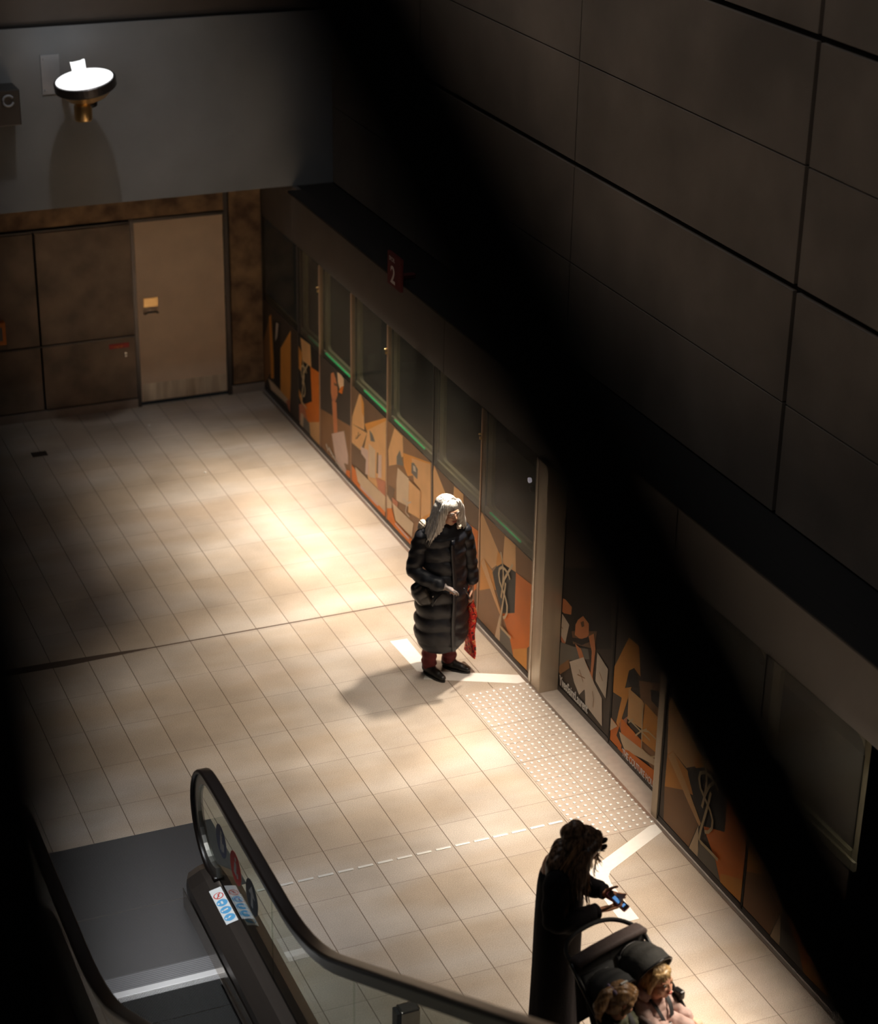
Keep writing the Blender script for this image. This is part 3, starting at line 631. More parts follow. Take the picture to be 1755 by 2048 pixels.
# ------------------------------------------------------------------ wall lamps
def wall_lamp(x, z, y, lit, label):
    t = empty('uplight_lamp', (x, YF, z), label=label, cat='lamp')
    bm = bmesh.new(); bx(bm, (x-.29, YF-.012, z-.24), (x-.11, YF, z+.14), bevel=.004)
    for sx in (-.26,):
        for sz in (-.2, .1): lathe(bm, (x+sx, YF-.012, z+sz), [(.012, 0), (.01, .006), (.001, .007)], 8, axis=(0, -1, 0))
    part('wall_plate', bm, MT['plate'], t)
    bm = bmesh.new(); tube(bm, [(x-.08, YF, z-.24), (x-.05, YF-.2, z-.26), (x-.02, y, z-.22)], .035, 12); lathe(bm, (x-.03, y, z-.38), [(.075, 0), (.085, .02), (.085, .14), (.07, .17)], 20); part('arm', bm, MT['brass'], t, smooth=True)
    lp = empty('head', (0, 0, 0)); lp.parent = t; lp.location = (0, y-YF, 0); lp.rotation_euler = (R(6), R(-9), 0)
    c = Vector((x, y, z))
    def hp(nm, prof, m, n=40):
        b = bmesh.new(); lathe(b, (0, 0, 0), prof, n); o = link(nm, b, m, lp, smooth=False); return o
    hp('reflector_bowl', [(.02, -.22), (.07, -.22), (.10, -.20), (.19, -.16), (.25, -.10), (.27, -.08)], MT['brass'])
    hp('rim', [(.20, -.10), (.275, -.085), (.292, -.07), (.292, .003), (.285, .010), (.26, .006)], MT['steel_dk'])
    hp('cap', [(.04, -.265), (.075, -.255), (.08, -.22), (.02, -.21)], MT['black'])
    hp('diffuser', [(.001, .008), (.262, .008), (.27, .012), (.001, .0125)], MT['lampglow'] if lit else MT['white'])
    b = bmesh.new()
    N = 20; r0, r1 = .07, .062; bot = []; top = []
    for i in range(N):
        a = 2*PI*i/N; ca, sa = math.cos(a), math.sin(a)
        bot.append(b.verts.new((-.03+r1*ca, .01+r1*sa, .012))); top.append(b.verts.new((-.03+r0*ca, .01+r0*sa, .16+.035*ca*ca-.0*sa)))
    for i in range(N): b.faces.new((bot[i], bot[(i+1) % N], top[(i+1) % N], top[i]))
    b.faces.new(top)
    link('stub', b, MT['lampglow'] if lit else MT['steel'], lp)
    return t
wall_lamp(4.235, 4.0, 18.4, True, 'bright disc uplight with brass bowl on the grey upper wall')
t = empty('wall_box', (3.56, YF-.1, 3.75), label='dark box with a ring on the grey upper wall, cut by the left edge', cat='wall fitting')
bm = bmesh.new(); bx(bm, (3.30, YF-.30, 3.56), (3.67, YF, 3.90), bevel=.01); part('housing', bm, MT['steel_dk'], t)
bm = bmesh.new(); tube(bm, [(3.555+.05*math.cos(R(30+a*12)), YF-.31, 3.80+.05*math.sin(R(30+a*12))) for a in range(27)], .011, 8); part('ring', bm, MT['plate'], t, smooth=True)
# ================================================================== ESCALATOR (rises towards the viewer)
XG, XL = 3.09, 1.855
esc = empty('escalator', (2.47, 10.2, 0), label='escalator with ribbed steps and a black handrail in the lower left', cat='escalator')
SL = math.tan(R(30))
def lift(y, y0):            # smooth start of the incline
    d = y0-y
    if d <= 0: return 0
    L = 1.0
    return SL*d*d/(2*L) if d < L else SL*(d-L/2)
def hz(y): return 1.042+lift(y, 9.45)
def dz(y): return .31+lift(y, 9.2)
yy = [11.0-i*.15 for i in range(0, 48)]
def handrail_path():
    p = []
    for i in range(0, 19):
        a = R(-112+i*(202/18)); p.append((10.93+.375*math.cos(a), .66+.375*math.sin(a)))
    for k in range(1, 46): 
        y = 10.93-k*.15; p.append((y, hz(y)))
    return p
HP = handrail_path()
def balustrade(X, sgn, glassname):
    """sgn = +1: the right-hand one (its deck leans to -x towards the steps)"""
    b = empty('balustrade', (0, 0, 0)); b.parent = esc
    b.location = (X-2.47, 0, 0)
    def P(nm, bm, m, **k): return part(nm, bm, m, b, **k)
    bm = bmesh.new(); sweep(bm, [(X, y, z) for y, z in HP], rrect(.088, .034, .016), side=(1, 0, 0)); P('handrail', bm, MT['handrail'], smooth=True)
    off = []
    ts = frames([Vector((0, y, z)) for y, z in HP])
    for (y, z), t in zip(HP, ts):
        nn = Vector((1, 0, 0)).cross(t); off.append((X, y+nn.y*.05, z+nn.z*.05))
    bm = bmesh.new(); sweep(bm, off, [(.020, .036), (-.020, .036), (-.020, -.036), (.020, -.036)], side=(1, 0, 0)); P('handrail_guide', bm, MT['guide'])
    # glass panes between joints
    joints = [11.4, 9.66, 8.22, 6.8, 4.5]
    for j in range(4):
        ya, yb = joints[j]-.004, joints[j+1]+.004; bm = bmesh.new(); top = []
        if j == 0:
            c = []
            for i in range(0, 19):
                a = R(-112+i*(202/18)); c.append((10.93+.345*math.cos(a), .66+.345*math.sin(a)))
            top = c; y = 10.93
        else: top = [(ya, hz(ya)-.03)]; y = ya
        y -= .12
        while y > yb: top.append((y, hz(y)-.03)); y -= .12
        top.append((yb, hz(yb)-.03))
        bot = []; y = yb
        lim = ya if j else 10.82
        while y < lim: bot.append((y, dz(y)-.03)); y += .15
        bot.append((lim, dz(lim)-.03)) if j else None
        poly = [Vector((X-.006, p[0], p[1])) for p in top+bot]
        prism(bm, poly, (1, 0, 0), .012); bmesh.ops.recalc_face_normals(bm, faces=bm.faces); P('glass_panel', bm, MT['escglass'])
    # decks: ridge at the glass, both sides fall away
    for s, nm in ((-1, 'inner_deck_cover'), (1, 'outer_deck_cover')):
        bm = bmesh.new(); rings = []
        ys = [11.22, 11.20, 11.12, 11.0, 10.85]+[10.7-i*.15 for i in range(40)]
        for y in ys:
            z = dz(y); k = 1.0
            if y > 10.85: k = max(.05, math.sqrt(max(0, 1-((y-10.85)/.37)**2)))
            w = (.19 if s*sgn < 0 else .15)*k; zz = z if y < 10.85 else .08+(z-.08)*k
            low = lift(y, 9.0)
            rings.append([bm.verts.new((X+s*.006, y, zz)), bm.verts.new((X+s*w*.45, y, zz-.018*k)), bm.verts.new((X+s*w, y, zz-.075*k)), bm.verts.new((X+s*(w+.006), y, zz-.13*k)), bm.verts.new((X+s*w, y, low+.0)), bm.verts.new((X+s*.006, y, low+.0))])
        for i in range(len(rings)-1):
            for q in range(6): bm.faces.new((rings[i][q], rings[i][(q+1) % 6], rings[i+1][(q+1) % 6], rings[i+1][q]))
        bm.faces.new(rings[0]); bm.faces.new(rings[-1][::-1]); bmesh.ops.recalc_face_normals(bm, faces=bm.faces)
        P(nm, bm, MT['deck'])
        if s > 0 and sgn > 0 or s < 0 and sgn < 0:      # cladding down to the floor
            bm = bmesh.new(); pts = [(X+s*.14, y, lift(y, 9.0)+.05) for y in ys[4:]]; pts += [(X+s*.14, ys[-1], 0), (X+s*.14, ys[4], 0)]
            prism(bm, [Vector(p) for p in pts], (-s, 0, 0), .05); bmesh.ops.recalc_face_normals(bm, faces=bm.faces); P('side_cladding', bm, MT['steel_dk'])
    # skirt next to the steps
    xs = X-sgn*.205
    bm = bmesh.new(); pts = [(y, lift(y, 9.0)+.16) for y in [11.0-i*.15 for i in range(42)]]; low = [(y, lift(y, 9.0)-.02) for y in [11.0-i*.15 for i in range(42)]][::-1]
    prism(bm, [Vector((xs, a, c)) for a, c in pts+low], (sgn, 0, 0), .004); bmesh.ops.recalc_face_normals(bm, faces=bm.faces); P('skirt_panel', bm, MT['steel'])
    bm = bmesh.new(); sweep(bm, [(xs-sgn*.008, 10.1-i*.15, lift(10.1-i*.15, 9.0)+.05) for i in range(34)], rrect(.016, .012, .004, 2), side=(1, 0, 0)); P('brush_strip', bm, MT['steel'])
    return b
bal = balustrade(XG, 1, 'r'); bal2 = balustrade(XL, -1, 'l')
bm = bmesh.new(); bx(bm, (XL+.1, 11.10, 0), (XG+.28, 11.96, .005), bevel=.002); bx(bm, (XL+.1, 10.42, 0), (XG-.1, 11.094, .005), bevel=.002); part('landing_plate', bm, MT['landing'], esc)
bm = bmesh.new(); bx(bm, (XL+.19, 10.262, 0), (XG-.19, 10.418, .009), bevel=.002); cp = part('comb_plate', bm, MT['comb'], esc)
bm = bmesh.new(); bx(bm, (XL+.195, 10.205, .003), (XG-.195, 10.262, .0115), bevel=.002); x = XL+.20
while x < XG-.2:
    bx(bm, (x, 10.155, .003), (x+.0045, 10.21, .011)); x += .0093
part('comb_teeth', bm, MT['combteeth'], cp)
me0 = None
for i in range(9):
    y1 = 10.20-i*.405 if i else 10.20; y0 = 9.885-i*.405
    if i: y1 = 9.885-(i-1)*.405
    yc = (y0+y1)/2; z = lift(yc, 9.0)+.001
    bm = bmesh.new(); bx(bm, (XL+.205, y0+.004, z-.0), (XG-.205, y1-.002, z+.006), bevel=.002); bx(bm, (XL+.205, y1-.012, z-.2), (XG-.205, y1-.006, z+.002))
    part('step', bm, MT['step'], esc)
# pictogram stickers on the decks
def sticker(s, lab):
    w = .082; base = []
    y0, y1 = (10.72, 10.325) if s < 0 else (10.63, 10.25)
    def S(u, v, l=0):       # u 0..1 from ridge outward, v 0..1 along
        a = .012+u*w
        # follows the deck slope
        x = XG+s*(.006+a)
        wd = .19 if s < 0 else .15
        y = y0+(y1-y0)*v; z = dz(y)
        k = .45*wd
        zz = z-.018*((a)/(k)) if a < k else z-.018-(.057)*((a-k)/(wd-k))
        return Vector((x, y, zz+.0022+l*.0006))
    bm = bmesh.new(); cols = [MT['sticker'], MT['redp'], MT['blue'], MT['sticker']]
    g = 6
    for i in range(g):
        f = flat(bm, [S(i/g, 0), S((i+1)/g, 0), S((i+1)/g, 1), S(i/g, 1)][::(1 if s > 0 else -1)], 0)
    def disc(cv, r, mi, l, n=28):
        for q in range(n):
            a0, a1 = 2*PI*q/n, 2*PI*(q+1)/n
            pts = [S(.5, cv, l), S(.5+r*math.cos(a0)/w, cv+r*math.sin(a0)/(y0-y1), l), S(.5+r*math.cos(a1)/w, cv+r*math.sin(a1)/(y0-y1), l)]
            flat(bm, pts[::(1 if s > 0 else -1)], mi)
    def poly(pts, mi, l): flat(bm, [S(a, b, l) for a, b in pts][::(1 if s > 0 else -1)], mi)
    disc(.215, .034, 1, 1); disc(.215, .027, 0, 2)
    poly([(.26, .15), (.32, .135), (.74, .275), (.68, .29)], 1, 3); poly([(.46, .17), (.54, .17), (.56, .25), (.44, .25)], 1, 3)
    for cv in (.42, .635, .85): disc(cv, .037, 2, 1)
    poly([(.42, .38), (.58, .38), (.58, .46), (.42, .46)], 3, 2); poly([(.30, .60), (.68, .62), (.66, .65), (.30, .64)], 3, 2); poly([(.3, .83), (.5, .82), (.7, .87), (.5, .86)], 3, 2)
    o = part('deck_sticker', bm, cols, bal); o['label'] = lab
sticker(-1, 'white warning sticker, one red ring and three blue discs'); sticker(1, 'same warning sticker on the far side of the glass')
# round stickers on the glass
def gdisc(cy, cz, r, m, name, lab, marks):
    bm = bmesh.new(); X = XG-.0075; n = 36
    pts = [Vector((X, cy+r*math.cos(2*PI*i/n), cz+r*math.sin(2*PI*i/n))) for i in range(n)]
    prism(bm, pts[::-1], (-1, 0, 0), .0008)
    for poly, mi in marks: prism(bm, [Vector((X-.0009, cy-a*r, cz+b*r)) for a, b in poly], (-1, 0, 0), .0003, mi)
    bmesh.ops.recalc_face_normals(bm, faces=bm.faces)
    o = part('glass_sticker', bm, [m, MT['palegrey'], MT['redp']], bal); o['label'] = lab
def ringp(r0, r1, n=28): 
    return [([(r0*math.cos(2*PI*i/n), r0*math.sin(2*PI*i/n)), (r1*math.cos(2*PI*i/n), r1*math.sin(2*PI*i/n)), (r1*math.cos(2*PI*(i+1)/n), r1*math.sin(2*PI*(i+1)/n)), (r0*math.cos(2*PI*(i+1)/n), r0*math.sin(2*PI*(i+1)/n))], 1) for i in range(n)]
person_pic = [([(-.12, .45), (.12, .45), (.12, .68), (-.12, .68)], 1), ([(-.2, -.1), (.2, -.1), (.18, .4), (-.18, .4)], 1), ([(-.2, -.65), (-.05, -.65), (-.02, -.1), (-.2, -.1)], 1), ([(.05, -.65), (.2, -.65), (.2, -.1), (.02, -.1)], 1), ([(.25, -.5), (.5, -.5), (.5, .0), (.25, .0)], 1)]
gdisc(10.70, .685, .118, MT['dkblue'], 'glass_sticker', 'slate blue round pictogram', person_pic)
gdisc(10.385, .675, .118, MT['redp'], 'glass_sticker', 'red round pictogram', person_pic[:1]+[([(-.35, -.4), (.1, -.5), (.15, .35), (-.2, .35)], 1), ([(.2, -.55), (.45, -.45), (.4, -.2), (.2, -.2)], 1)])
gdisc(10.045, .675, .125, MT['black'], 'glass_sticker', 'black round sticker with a pale arrow', [([(-.16, -.6), (.16, -.6), (.16, .15), (-.16, .15)], 1), ([(-.5, .1), (.5, .1), (0, .68)], 1)])
# post seen through the balustrade glass
t = empty("floor_post", (3.76, 9.07, 0), label='stubby grey steel post seen through the escalator glass at the bottom edge', cat='post')
bm = bmesh.new(); bx(bm, (3.70, 9.02, 0), (3.83, 9.12, .34), bevel=.012); part('body', bm, MT['steel'], t)
bm = bmesh.new(); bx(bm, (3.675, 9.03, .02), (3.699, 9.11, .33), bevel=.004); part('side_panel', bm, MT['black'], t)

# ================================================================== DARK RAKING BRACES, floor to ceiling, passing close to the viewpoint
def brace(name, a, b, r, label, m=None):
    a, b = Vector(a), Vector(b); d = (b-a)
    t = empty(name, tuple((a+b)/2), label=label, cat='structural tube', group='dark raking tubes of the hall structure')
    bm = bmesh.new(); top = a+d*((11.78-a.z)/d.z); foot = a+d*((.0-a.z)/d.z); tube(bm, [top, a, b, foot], r, 24); part('tube', bm, MT['black'], t, smooth=True)
    for q, s_ in ((top, -1), (foot, 1)):
        bm = bmesh.new(); bx(bm, (q.x-.12, q.y-.16, q.z if s_ > 0 else q.z-.012), (q.x+.12, q.y+.16, q.z+.012 if s_ > 0 else q.z+.005)); part('end_plate', bm, MT['steel_dk'], t)
    return t
brace('steel_tube', at_d(810, 200, .8), at_d(1700, 1950, .8), .036, 'blurred dark tube running diagonally down the right half, close to the viewer')
brace('steel_tube', at_d(-140, 800, .8), at_d(45, 2000, .8), .036, 'blurred dark tube along the lower left border, close to the viewer')

# ================================================================== LIGHT
def spot(name, loc, target, power, size, blend, col, rad):
    l = bpy.data.lights.new(name, 'SPOT'); l.energy = power; l.spot_size = R(size); l.spot_blend = blend; l.color = col; l.shadow_soft_size = rad
    o = bpy.data.objects.new(name, l); COL.objects.link(o); o.location = loc
    d = Vector(target)-Vector(loc); o.rotation_euler = d.to_track_quat('-Z', 'Y').to_euler(); return o
WARM = (1.0, .885, .745)
# ================================================================== PEOPLE
SK = {}
def skin(name, col, col2):
    m = mat(name, col, .5, col2=col2, scale=14, bump=.15, bscale=120)
    m.node_tree.nodes['Principled BSDF'].inputs['Subsurface Weight'].default_value = .12
    m.node_tree.nodes['Principled BSDF'].inputs['Subsurface Radius'].default_value = (.02, .008, .004)
    return m
def hairmat(name, c1, c2, sc=(60, 60, 4), rough=.42):
    m, nt, b = new_mat(name); tc = nt.nodes.new('ShaderNodeTexCoord'); mp = nt.nodes.new('ShaderNodeMapping'); mp.inputs['Scale'].default_value = sc
    nt.links.new(tc.outputs['Object'], mp.inputs['Vector']); n = nt.nodes.new('ShaderNodeTexNoise'); n.inputs['Scale'].default_value = 1; n.inputs['Detail'].default_value = 3
    nt.links.new(mp.outputs['Vector'], n.inputs['Vector']); r = nt.nodes.new('ShaderNodeValToRGB')
    r.color_ramp.elements[0].position = .38; r.color_ramp.elements[0].color = (*c2, 1); r.color_ramp.elements[1].position = .62; r.color_ramp.elements[1].color = (*c1, 1)
    nt.links.new(n.outputs['Fac'], r.inputs['Fac']); nt.links.new(r.outputs['Color'], b.inputs['Base Color']); b.inputs['Roughness'].default_value = rough
    bp = nt.nodes.new('ShaderNodeBump'); bp.inputs['Strength'].default_value = .5; bp.inputs['Distance'].default_value = .004
    nt.links.new(n.outputs['Fac'], bp.inputs['Height']); nt.links.new(bp.outputs['Normal'], b.inputs['Normal']); return m
class Blob:
    """overlapping rounded solids that are fused into one continuous skin"""
    def __init__(s): s.bm = bmesh.new()
    def ell(s, c, r, rot=None, n=2):
        m = Matrix.Translation(Vector(c)) @ ((rot if isinstance(rot, Matrix) else Euler(rot).to_matrix()).to_4x4() if rot is not None else Matrix.Identity(4)) @ Matrix.Diagonal((*r, 1))
        bmesh.ops.create_icosphere(s.bm, subdivisions=n+1, radius=1, matrix=m); return s
    def cap(s, p0, p1, r0, r1, fl=1.0, up=None, seg=14):
        """tapered limb from p0 to p1; fl flattens it along `up`"""
        p0, p1 = Vector(p0), Vector(p1); d = (p1-p0); L = d.length; z = d.normalized()
        u = Vector(up) if up is not None else z.orthogonal(); u = (u-z*u.dot(z)).normalized(); w = z.cross(u)
        rings = []; N = 6; prof = []
        for i in range(N+1):
            a = -PI/2+PI/2*i/N; prof.append((r0*math.sin(a), r0*math.cos(a)))
        for i in range(1, 4): prof.append((L*i/4, r0+(r1-r0)*i/4))
        for i in range(N+1):
            a = PI/2*i/N; prof.append((L+r1*math.sin(a), r1*math.cos(a)))
        for h, r in prof:
            r = max(r, 1e-5); rings.append([s.bm.verts.new(p0+z*h+u*(math.cos(2*PI*k/seg)*r*fl)+w*(math.sin(2*PI*k/seg)*r)) for k in range(seg)])
        for i in range(len(rings)-1):
            for k in range(seg): s.bm.faces.new((rings[i][k], rings[i][(k+1) % seg], rings[i+1][(k+1) % seg], rings[i+1][k]))
        s.bm.faces.new(rings[0][::-1]); s.bm.faces.new(rings[-1]); return s
    def chain(s, pts, rs, **k):
        for i in range(len(pts)-1): s.cap(pts[i], pts[i+1], rs[i], rs[i+1], **k)
        return s
    def slab(s, c, rx, ry, h, rz=0):
        """puffy cushion-like ring"""
        return s.ell(c, (rx, ry, h), (0, 0, rz))
    def build(s, name, m, parent, voxel=.008, smooth=4, disp=None, post=None):
        bmesh.ops.recalc_face_normals(s.bm, faces=s.bm.faces)
        me = bpy.data.meshes.new(name); s.bm.to_mesh(me); s.bm.free()
        o = bpy.data.objects.new(name, me); COL.objects.link(o)
        rm = o.modifiers.new('r', 'REMESH'); rm.mode = 'VOXEL'; rm.voxel_size = voxel
        if smooth: sm = o.modifiers.new('s', 'SMOOTH'); sm.iterations = smooth; sm.factor = .5
        bpy.context.view_layer.update(); dg = bpy.context.evaluated_depsgraph_get()
        me2 = bpy.data.meshes.new_from_object(o.evaluated_get(dg)); o.modifiers.clear(); o.data = me2; bpy.data.meshes.remove(me)
        me2.name = name
        if disp:
            ns = [v.normal.copy() for v in me2.vertices]
            for v, nn in zip(me2.vertices, ns): v.co += nn*disp(v.co)
        if post: post(me2)
        me2.materials.clear()
        for x in (m if isinstance(m, (list, tuple)) else [m]): me2.materials.append(x)
        me2.polygons.foreach_set('use_smooth', [True]*len(me2.polygons)); me2.update()
        o.parent = parent; return o
def V(*a): return Vector(a)
def hand(B, wrist, fdir, palm_n, thumb_side, curl=.5, sc=1.0, spread=.12):
    """five-fingered hand; fdir = direction of the fingers, palm_n = out of the palm, thumb_side = towards the thumb"""
    wrist, f, pn, ts = Vector(wrist), Vector(fdir).normalized(), Vector(palm_n).normalized(), Vector(thumb_side).normalized()
    pc = wrist+f*.045*sc
    B.cap(wrist-f*.01*sc, pc+f*.03*sc+ts*.012*sc, .026*sc, .024*sc, fl=.55, up=pn); B.cap(wrist, pc+f*.03*sc-ts*.016*sc, .024*sc, .023*sc, fl=.55, up=pn)
    lens = (.068, .077, .071, .056)
    for i in range(4):
        off = (1.5-i)*.0195*sc; base = pc+f*.042*sc+ts*off; d = (f+ts*(1.5-i)*spread).normalized(); L = lens[i]*sc; p = base; r = .0092*sc
        a = curl*(.8+.12*i)
        for j, (frac, k) in enumerate(((.45, .35), (.32, 1.0), (.25, 1.6))):
            dd = (d*math.cos(a*k)+pn*math.sin(a*k)).normalized(); q = p+dd*L*frac; B.cap(p, q, r, r*.92, seg=10); p = q; r *= .92
    tb = wrist+f*.02*sc+ts*.026*sc; p = tb; r = .0115*sc
    for L, mix in ((.036, .5), (.03, .85), (.022, 1.0)):
        dd = (f*(.35+mix*.5)+ts*(1.0-mix*.55)+pn*(.35+curl*.35)).normalized(); q = p+dd*L*sc; B.cap(p, q, r, r*.92, seg=10); p = q; r *= .92
def head(B, T, s=1.0, child=False):
    """T: 4x4 head transform; origin at the centre of the skull, face towards local -Y"""
    def q(*a): return T @ (Vector(a)*s)
    rot = T.to_3x3()
    def e(c, r, rr=None, n=2): B.ell(q(*c), tuple(x*s for x in r), rot @ (Euler(rr).to_matrix() if rr else Matrix.Identity(3)), n)
    e((0, .012, .028), (.078, .096, .088)); e((0, -.030, -.032), (.060, .064, .070)); e((0, -.052, -.088), (.030, .028, .026)); e((.032, -.038, -.06), (.034, .04, .036)); e((-.032, -.038, -.06), (.034, .04, .036))
    if child: e((.040, -.052, -.045), (.032, .03, .032)); e((-.040, -.052, -.045), (.032, .03, .032)); e((0, -.05, -.08), (.034, .034, .026))
    e((0, -.074, .022), (.055, .020, .016)); e((.030, -.078, -.024), (.020, .014, .014)); e((-.030, -.078, -.024), (.020, .014, .014))
    nl = .8 if child else 1
    B.cap(q(0, -.088, .008), q(0, -.088-.022*nl, -.028), .009*s, .0125*s*nl); e((.011, -.100, -.031), (.009, .010, .008)); e((-.011, -.100, -.031), (.009, .010, .008))
    e((0, -.094, -.053), (.022, .012, .007)); e((0, -.092, -.065), (.019, .012, .008))
    for sx in (-1, 1):
        e((sx*.078, .012, -.012), (.010, .018, .030), (0, 0, sx*.35))
    return q
def face_bits(q, s, parent, iris=(.05, .03, .02), lips=(.45, .10, .07), brow=(.12, .07, .04), rot=None):
    for sx in (-1, 1):
        bm = bmesh.new(); bmesh.ops.create_icosphere(bm, subdivisions=2, radius=1, matrix=Matrix.Translation(q(sx*.030, -.084, -.002)) @ rot.to_4x4() @ Matrix.Diagonal((.0135*s, .009*s, .0075*s, 1)))
        e = link('eye', bm, MT['eyewhite'], parent, smooth=True)
        bm = bmesh.new(); bmesh.ops.create_icosphere(bm, subdivisions=2, radius=1, matrix=Matrix.Translation(q(sx*.030, -.0905, -.002)) @ rot.to_4x4() @ Matrix.Diagonal((.0062*s, .004*s, .0062*s, 1)))
        i = link('iris', bm, MT['iris'], parent, smooth=True)
        bm = bmesh.new(); tube(bm, [q(sx*.012, -.098, .018), q(sx*.030, -.099, .024), q(sx*.050, -.086, .018)], .0042*s, 6, scales=[.7, 1, .5]); link('eyebrow', bm, mat('eyebrow', brow, .8), parent, smooth=True)
        bm = bmesh.new(); tube(bm, [q(sx*.015, -.092, .004), q(sx*.030, -.095, .009), q(sx*.046, -.086, .003)], .0028*s, 6); link('eyelid', bm, mat('eyelid', brow, .8), parent, smooth=True)
    bm = bmesh.new(); tube(bm, [q(-.024, -.093, -.059), q(-.010, -.1035, -.055), q(0, -.1045, -.057), q(.010, -.1035, -.055), q(.024, -.093, -.059)], .0058*s, 8, scales=[.4, 1, .9, 1, .4])
    tube(bm, [q(-.020, -.094, -.061), q(0, -.1025, -.066), q(.020, -.094, -.061)], .0062*s, 8, scales=[.4, 1, .4])
    link('lips', bm, mat('lips', lips, .45), parent, smooth=True)
MT['eyewhite'] = mat('eye white', (.75, .72, .68), .25); MT['iris'] = mat('iris', (.03, .02, .015), .15)
def strands(name, roots, m, parent, r=.004, n=7):
    bm = bmesh.new()
    for path, k in roots:
        tube(bm, path, r*k, n, scales=[.55]+[1]*(len(path)-2)+[.18])
    return link(name, bm, m, parent, smooth=True)
def bez(a, b, c, d, n=8):
    a, b, c, d = (Vector(x) for x in (a, b, c, d)); out = []
    for i in range(n+1):
        t = i/n; out.append(a*(1-t)**3+b*3*t*(1-t)**2+c*3*t*t*(1-t)+d*t**3)
    return out
rnd = random.Random(3)
def J(s): return Vector((rnd.uniform(-s, s), rnd.uniform(-s, s), rnd.uniform(-s, s)))

# ------------------------------------------------------------------ 1. white-haired woman in the long padded coat
W = empty('person', (5.80, 13.36, 0), R(3), 'person with long white hair in a long dark padded coat, standing by the poster doors', 'person')
B = Blob()
HT = Matrix.Translation((.015, -.045, 1.515)) @ Euler((R(4), 0, R(12))).to_matrix().to_4x4()
qW = head(B, HT, .98)
B.chain([(0, .0, 1.30), (.01, -.02, 1.42), (.012, -.03, 1.49)], [.065, .052, .052])
B.chain([(0, .01, 1.30), (0, .01, 1.1), (0, .01, .88)], [.12, .13, .13])
for sx in (-1, 1): B.cap((0, 0, 1.31), (sx*.15, .01, 1.30), .07, .055); B.chain([(sx*.085, .02, .86), (sx*.095, .035, .46), (sx*.098, .045, .10)], [.085, .050, .035])
B.chain([(-.17, .01, 1.29), (-.235, -.01, 1.03), (-.10, -.20, .93)], [.05, .042, .03])
B.chain([(.17, .01, 1.29), (.235, .02, 1.03), (.25, -.03, .80)], [.05, .042, .03])
hand(B, (-.095, -.205, .925), (.8, -.3, -.45), (.3, .3, -.9), (.2, -.9, .3), 1.25, .84)
hand(B, (.252, -.035, .79), (.0, -.15, -1), (-.9, 0, 0), (-.1, -1, 0), 1.1)
B.build('body', skin('woman skin', (.62, .36, .24), (.50, .26, .16)), W, .0055, 3)
face_bits(qW, .98, W, brow=(.4, .36, .33), rot=HT.to_3x3())
# glasses
g = empty('glasses', (0, 0, 0)); g.parent = W
for sx in (-1, 1):
    bm = bmesh.new(); c = [qW(sx*.031+.021*math.cos(2*PI*i/20), -.103, .0+.017*math.sin(2*PI*i/20)) for i in range(21)]; tube(bm, c, .0016, 6); link('rim', bm, MT['steel'], g, smooth=True)
    bm = bmesh.new(); tube(bm, [qW(sx*.052, -.10, .006), qW(sx*.075, -.06, .006), qW(sx*.082, .0, .002)], .0014, 6); link('temple', bm, MT['steel'], g, smooth=True)
bm = bmesh.new(); tube(bm, [qW(-.010, -.103, .004), qW(0, -.108, .006), qW(.010, -.103, .004)], .0014, 6); link('bridge', bm, MT['steel'], g, smooth=True)
# coat
MT['coatW'] = mat('navy padded nylon', (.010, .011, .017), .5, noise=.35, scale=18, bump=.5, bscale=38, spec=.5)
B = Blob()
levels = [(.385, .228, .197), (.43, .232, .20), (.53, .232, .198), (.66, .228, .192), (.79, .222, .186), (.92, .214, .18), (1.04, .205, .170), (1.155, .202, .162), (1.26, .198, .148)]
for i, (z, rx, ry) in enumerate(levels):
    rr = .105 if i < 6 else .10
    B.ell((0, .005, z), (rx, ry, rr), (0, 0, .0)); B.ell((.0, .005, z), (rx*.985, ry*.985, rr*1.7), (R(2), 0, .2))
B.ell((0, .01, 1.31), (.185, .115, .07)); B.cap((-.16, .01, 1.29), (.16, .01, 1.29), .078, .078)
B.chain([(-.05, .05, 1.36), (.05, .05, 1.36)], [.06, .06]); B.ell((0, .045, 1.38), (.10, .09, .045)); B.ell((.0, .10, 1.33), (.13, .07, .09))
B.build('coat', MT['coatW'], W, .010, 14, disp=lambda co: .009*abs(math.sin(co.z*PI/.125+.6+(1.5*math.sin(co.x*9) if co.x > .02 else .3*math.sin(co.x*20))))**.5*(1 if co.z < 1.3 else .2)+.004*math.sin(co.x*38+co.z*17)*math.sin(co.z*29+co.x*11))
for s_, pts in ((-1, [(-.175, .01, 1.285), (-.205, .01, 1.22), (-.225, .005, 1.15), (-.25, .0, 1.08), (-.262, -.01, 1.02), (-.235, -.06, .985), (-.195, -.11, .965), (-.155, -.155, .95), (-.125, -.18, .94)]),
                (1, [(.175, .01, 1.285), (.205, .01, 1.21), (.225, .01, 1.13), (.238, .01, 1.05), (.248, .005, .98), (.255, -.005, .91), (.258, -.02, .845)])):
    B = Blob()
    for i, p in enumerate(pts):
        r = .080-.0022*i*(1 if s_ < 0 else 1.2); B.ell(p, (r, r, r*.92))
        if i: B.cap(pts[i-1], p, r*.97, r*.95)
    B.build('sleeve', MT['coatW'], W, .009, 2, disp=lambda co: .003*math.sin(co.z*60+co.y*40))
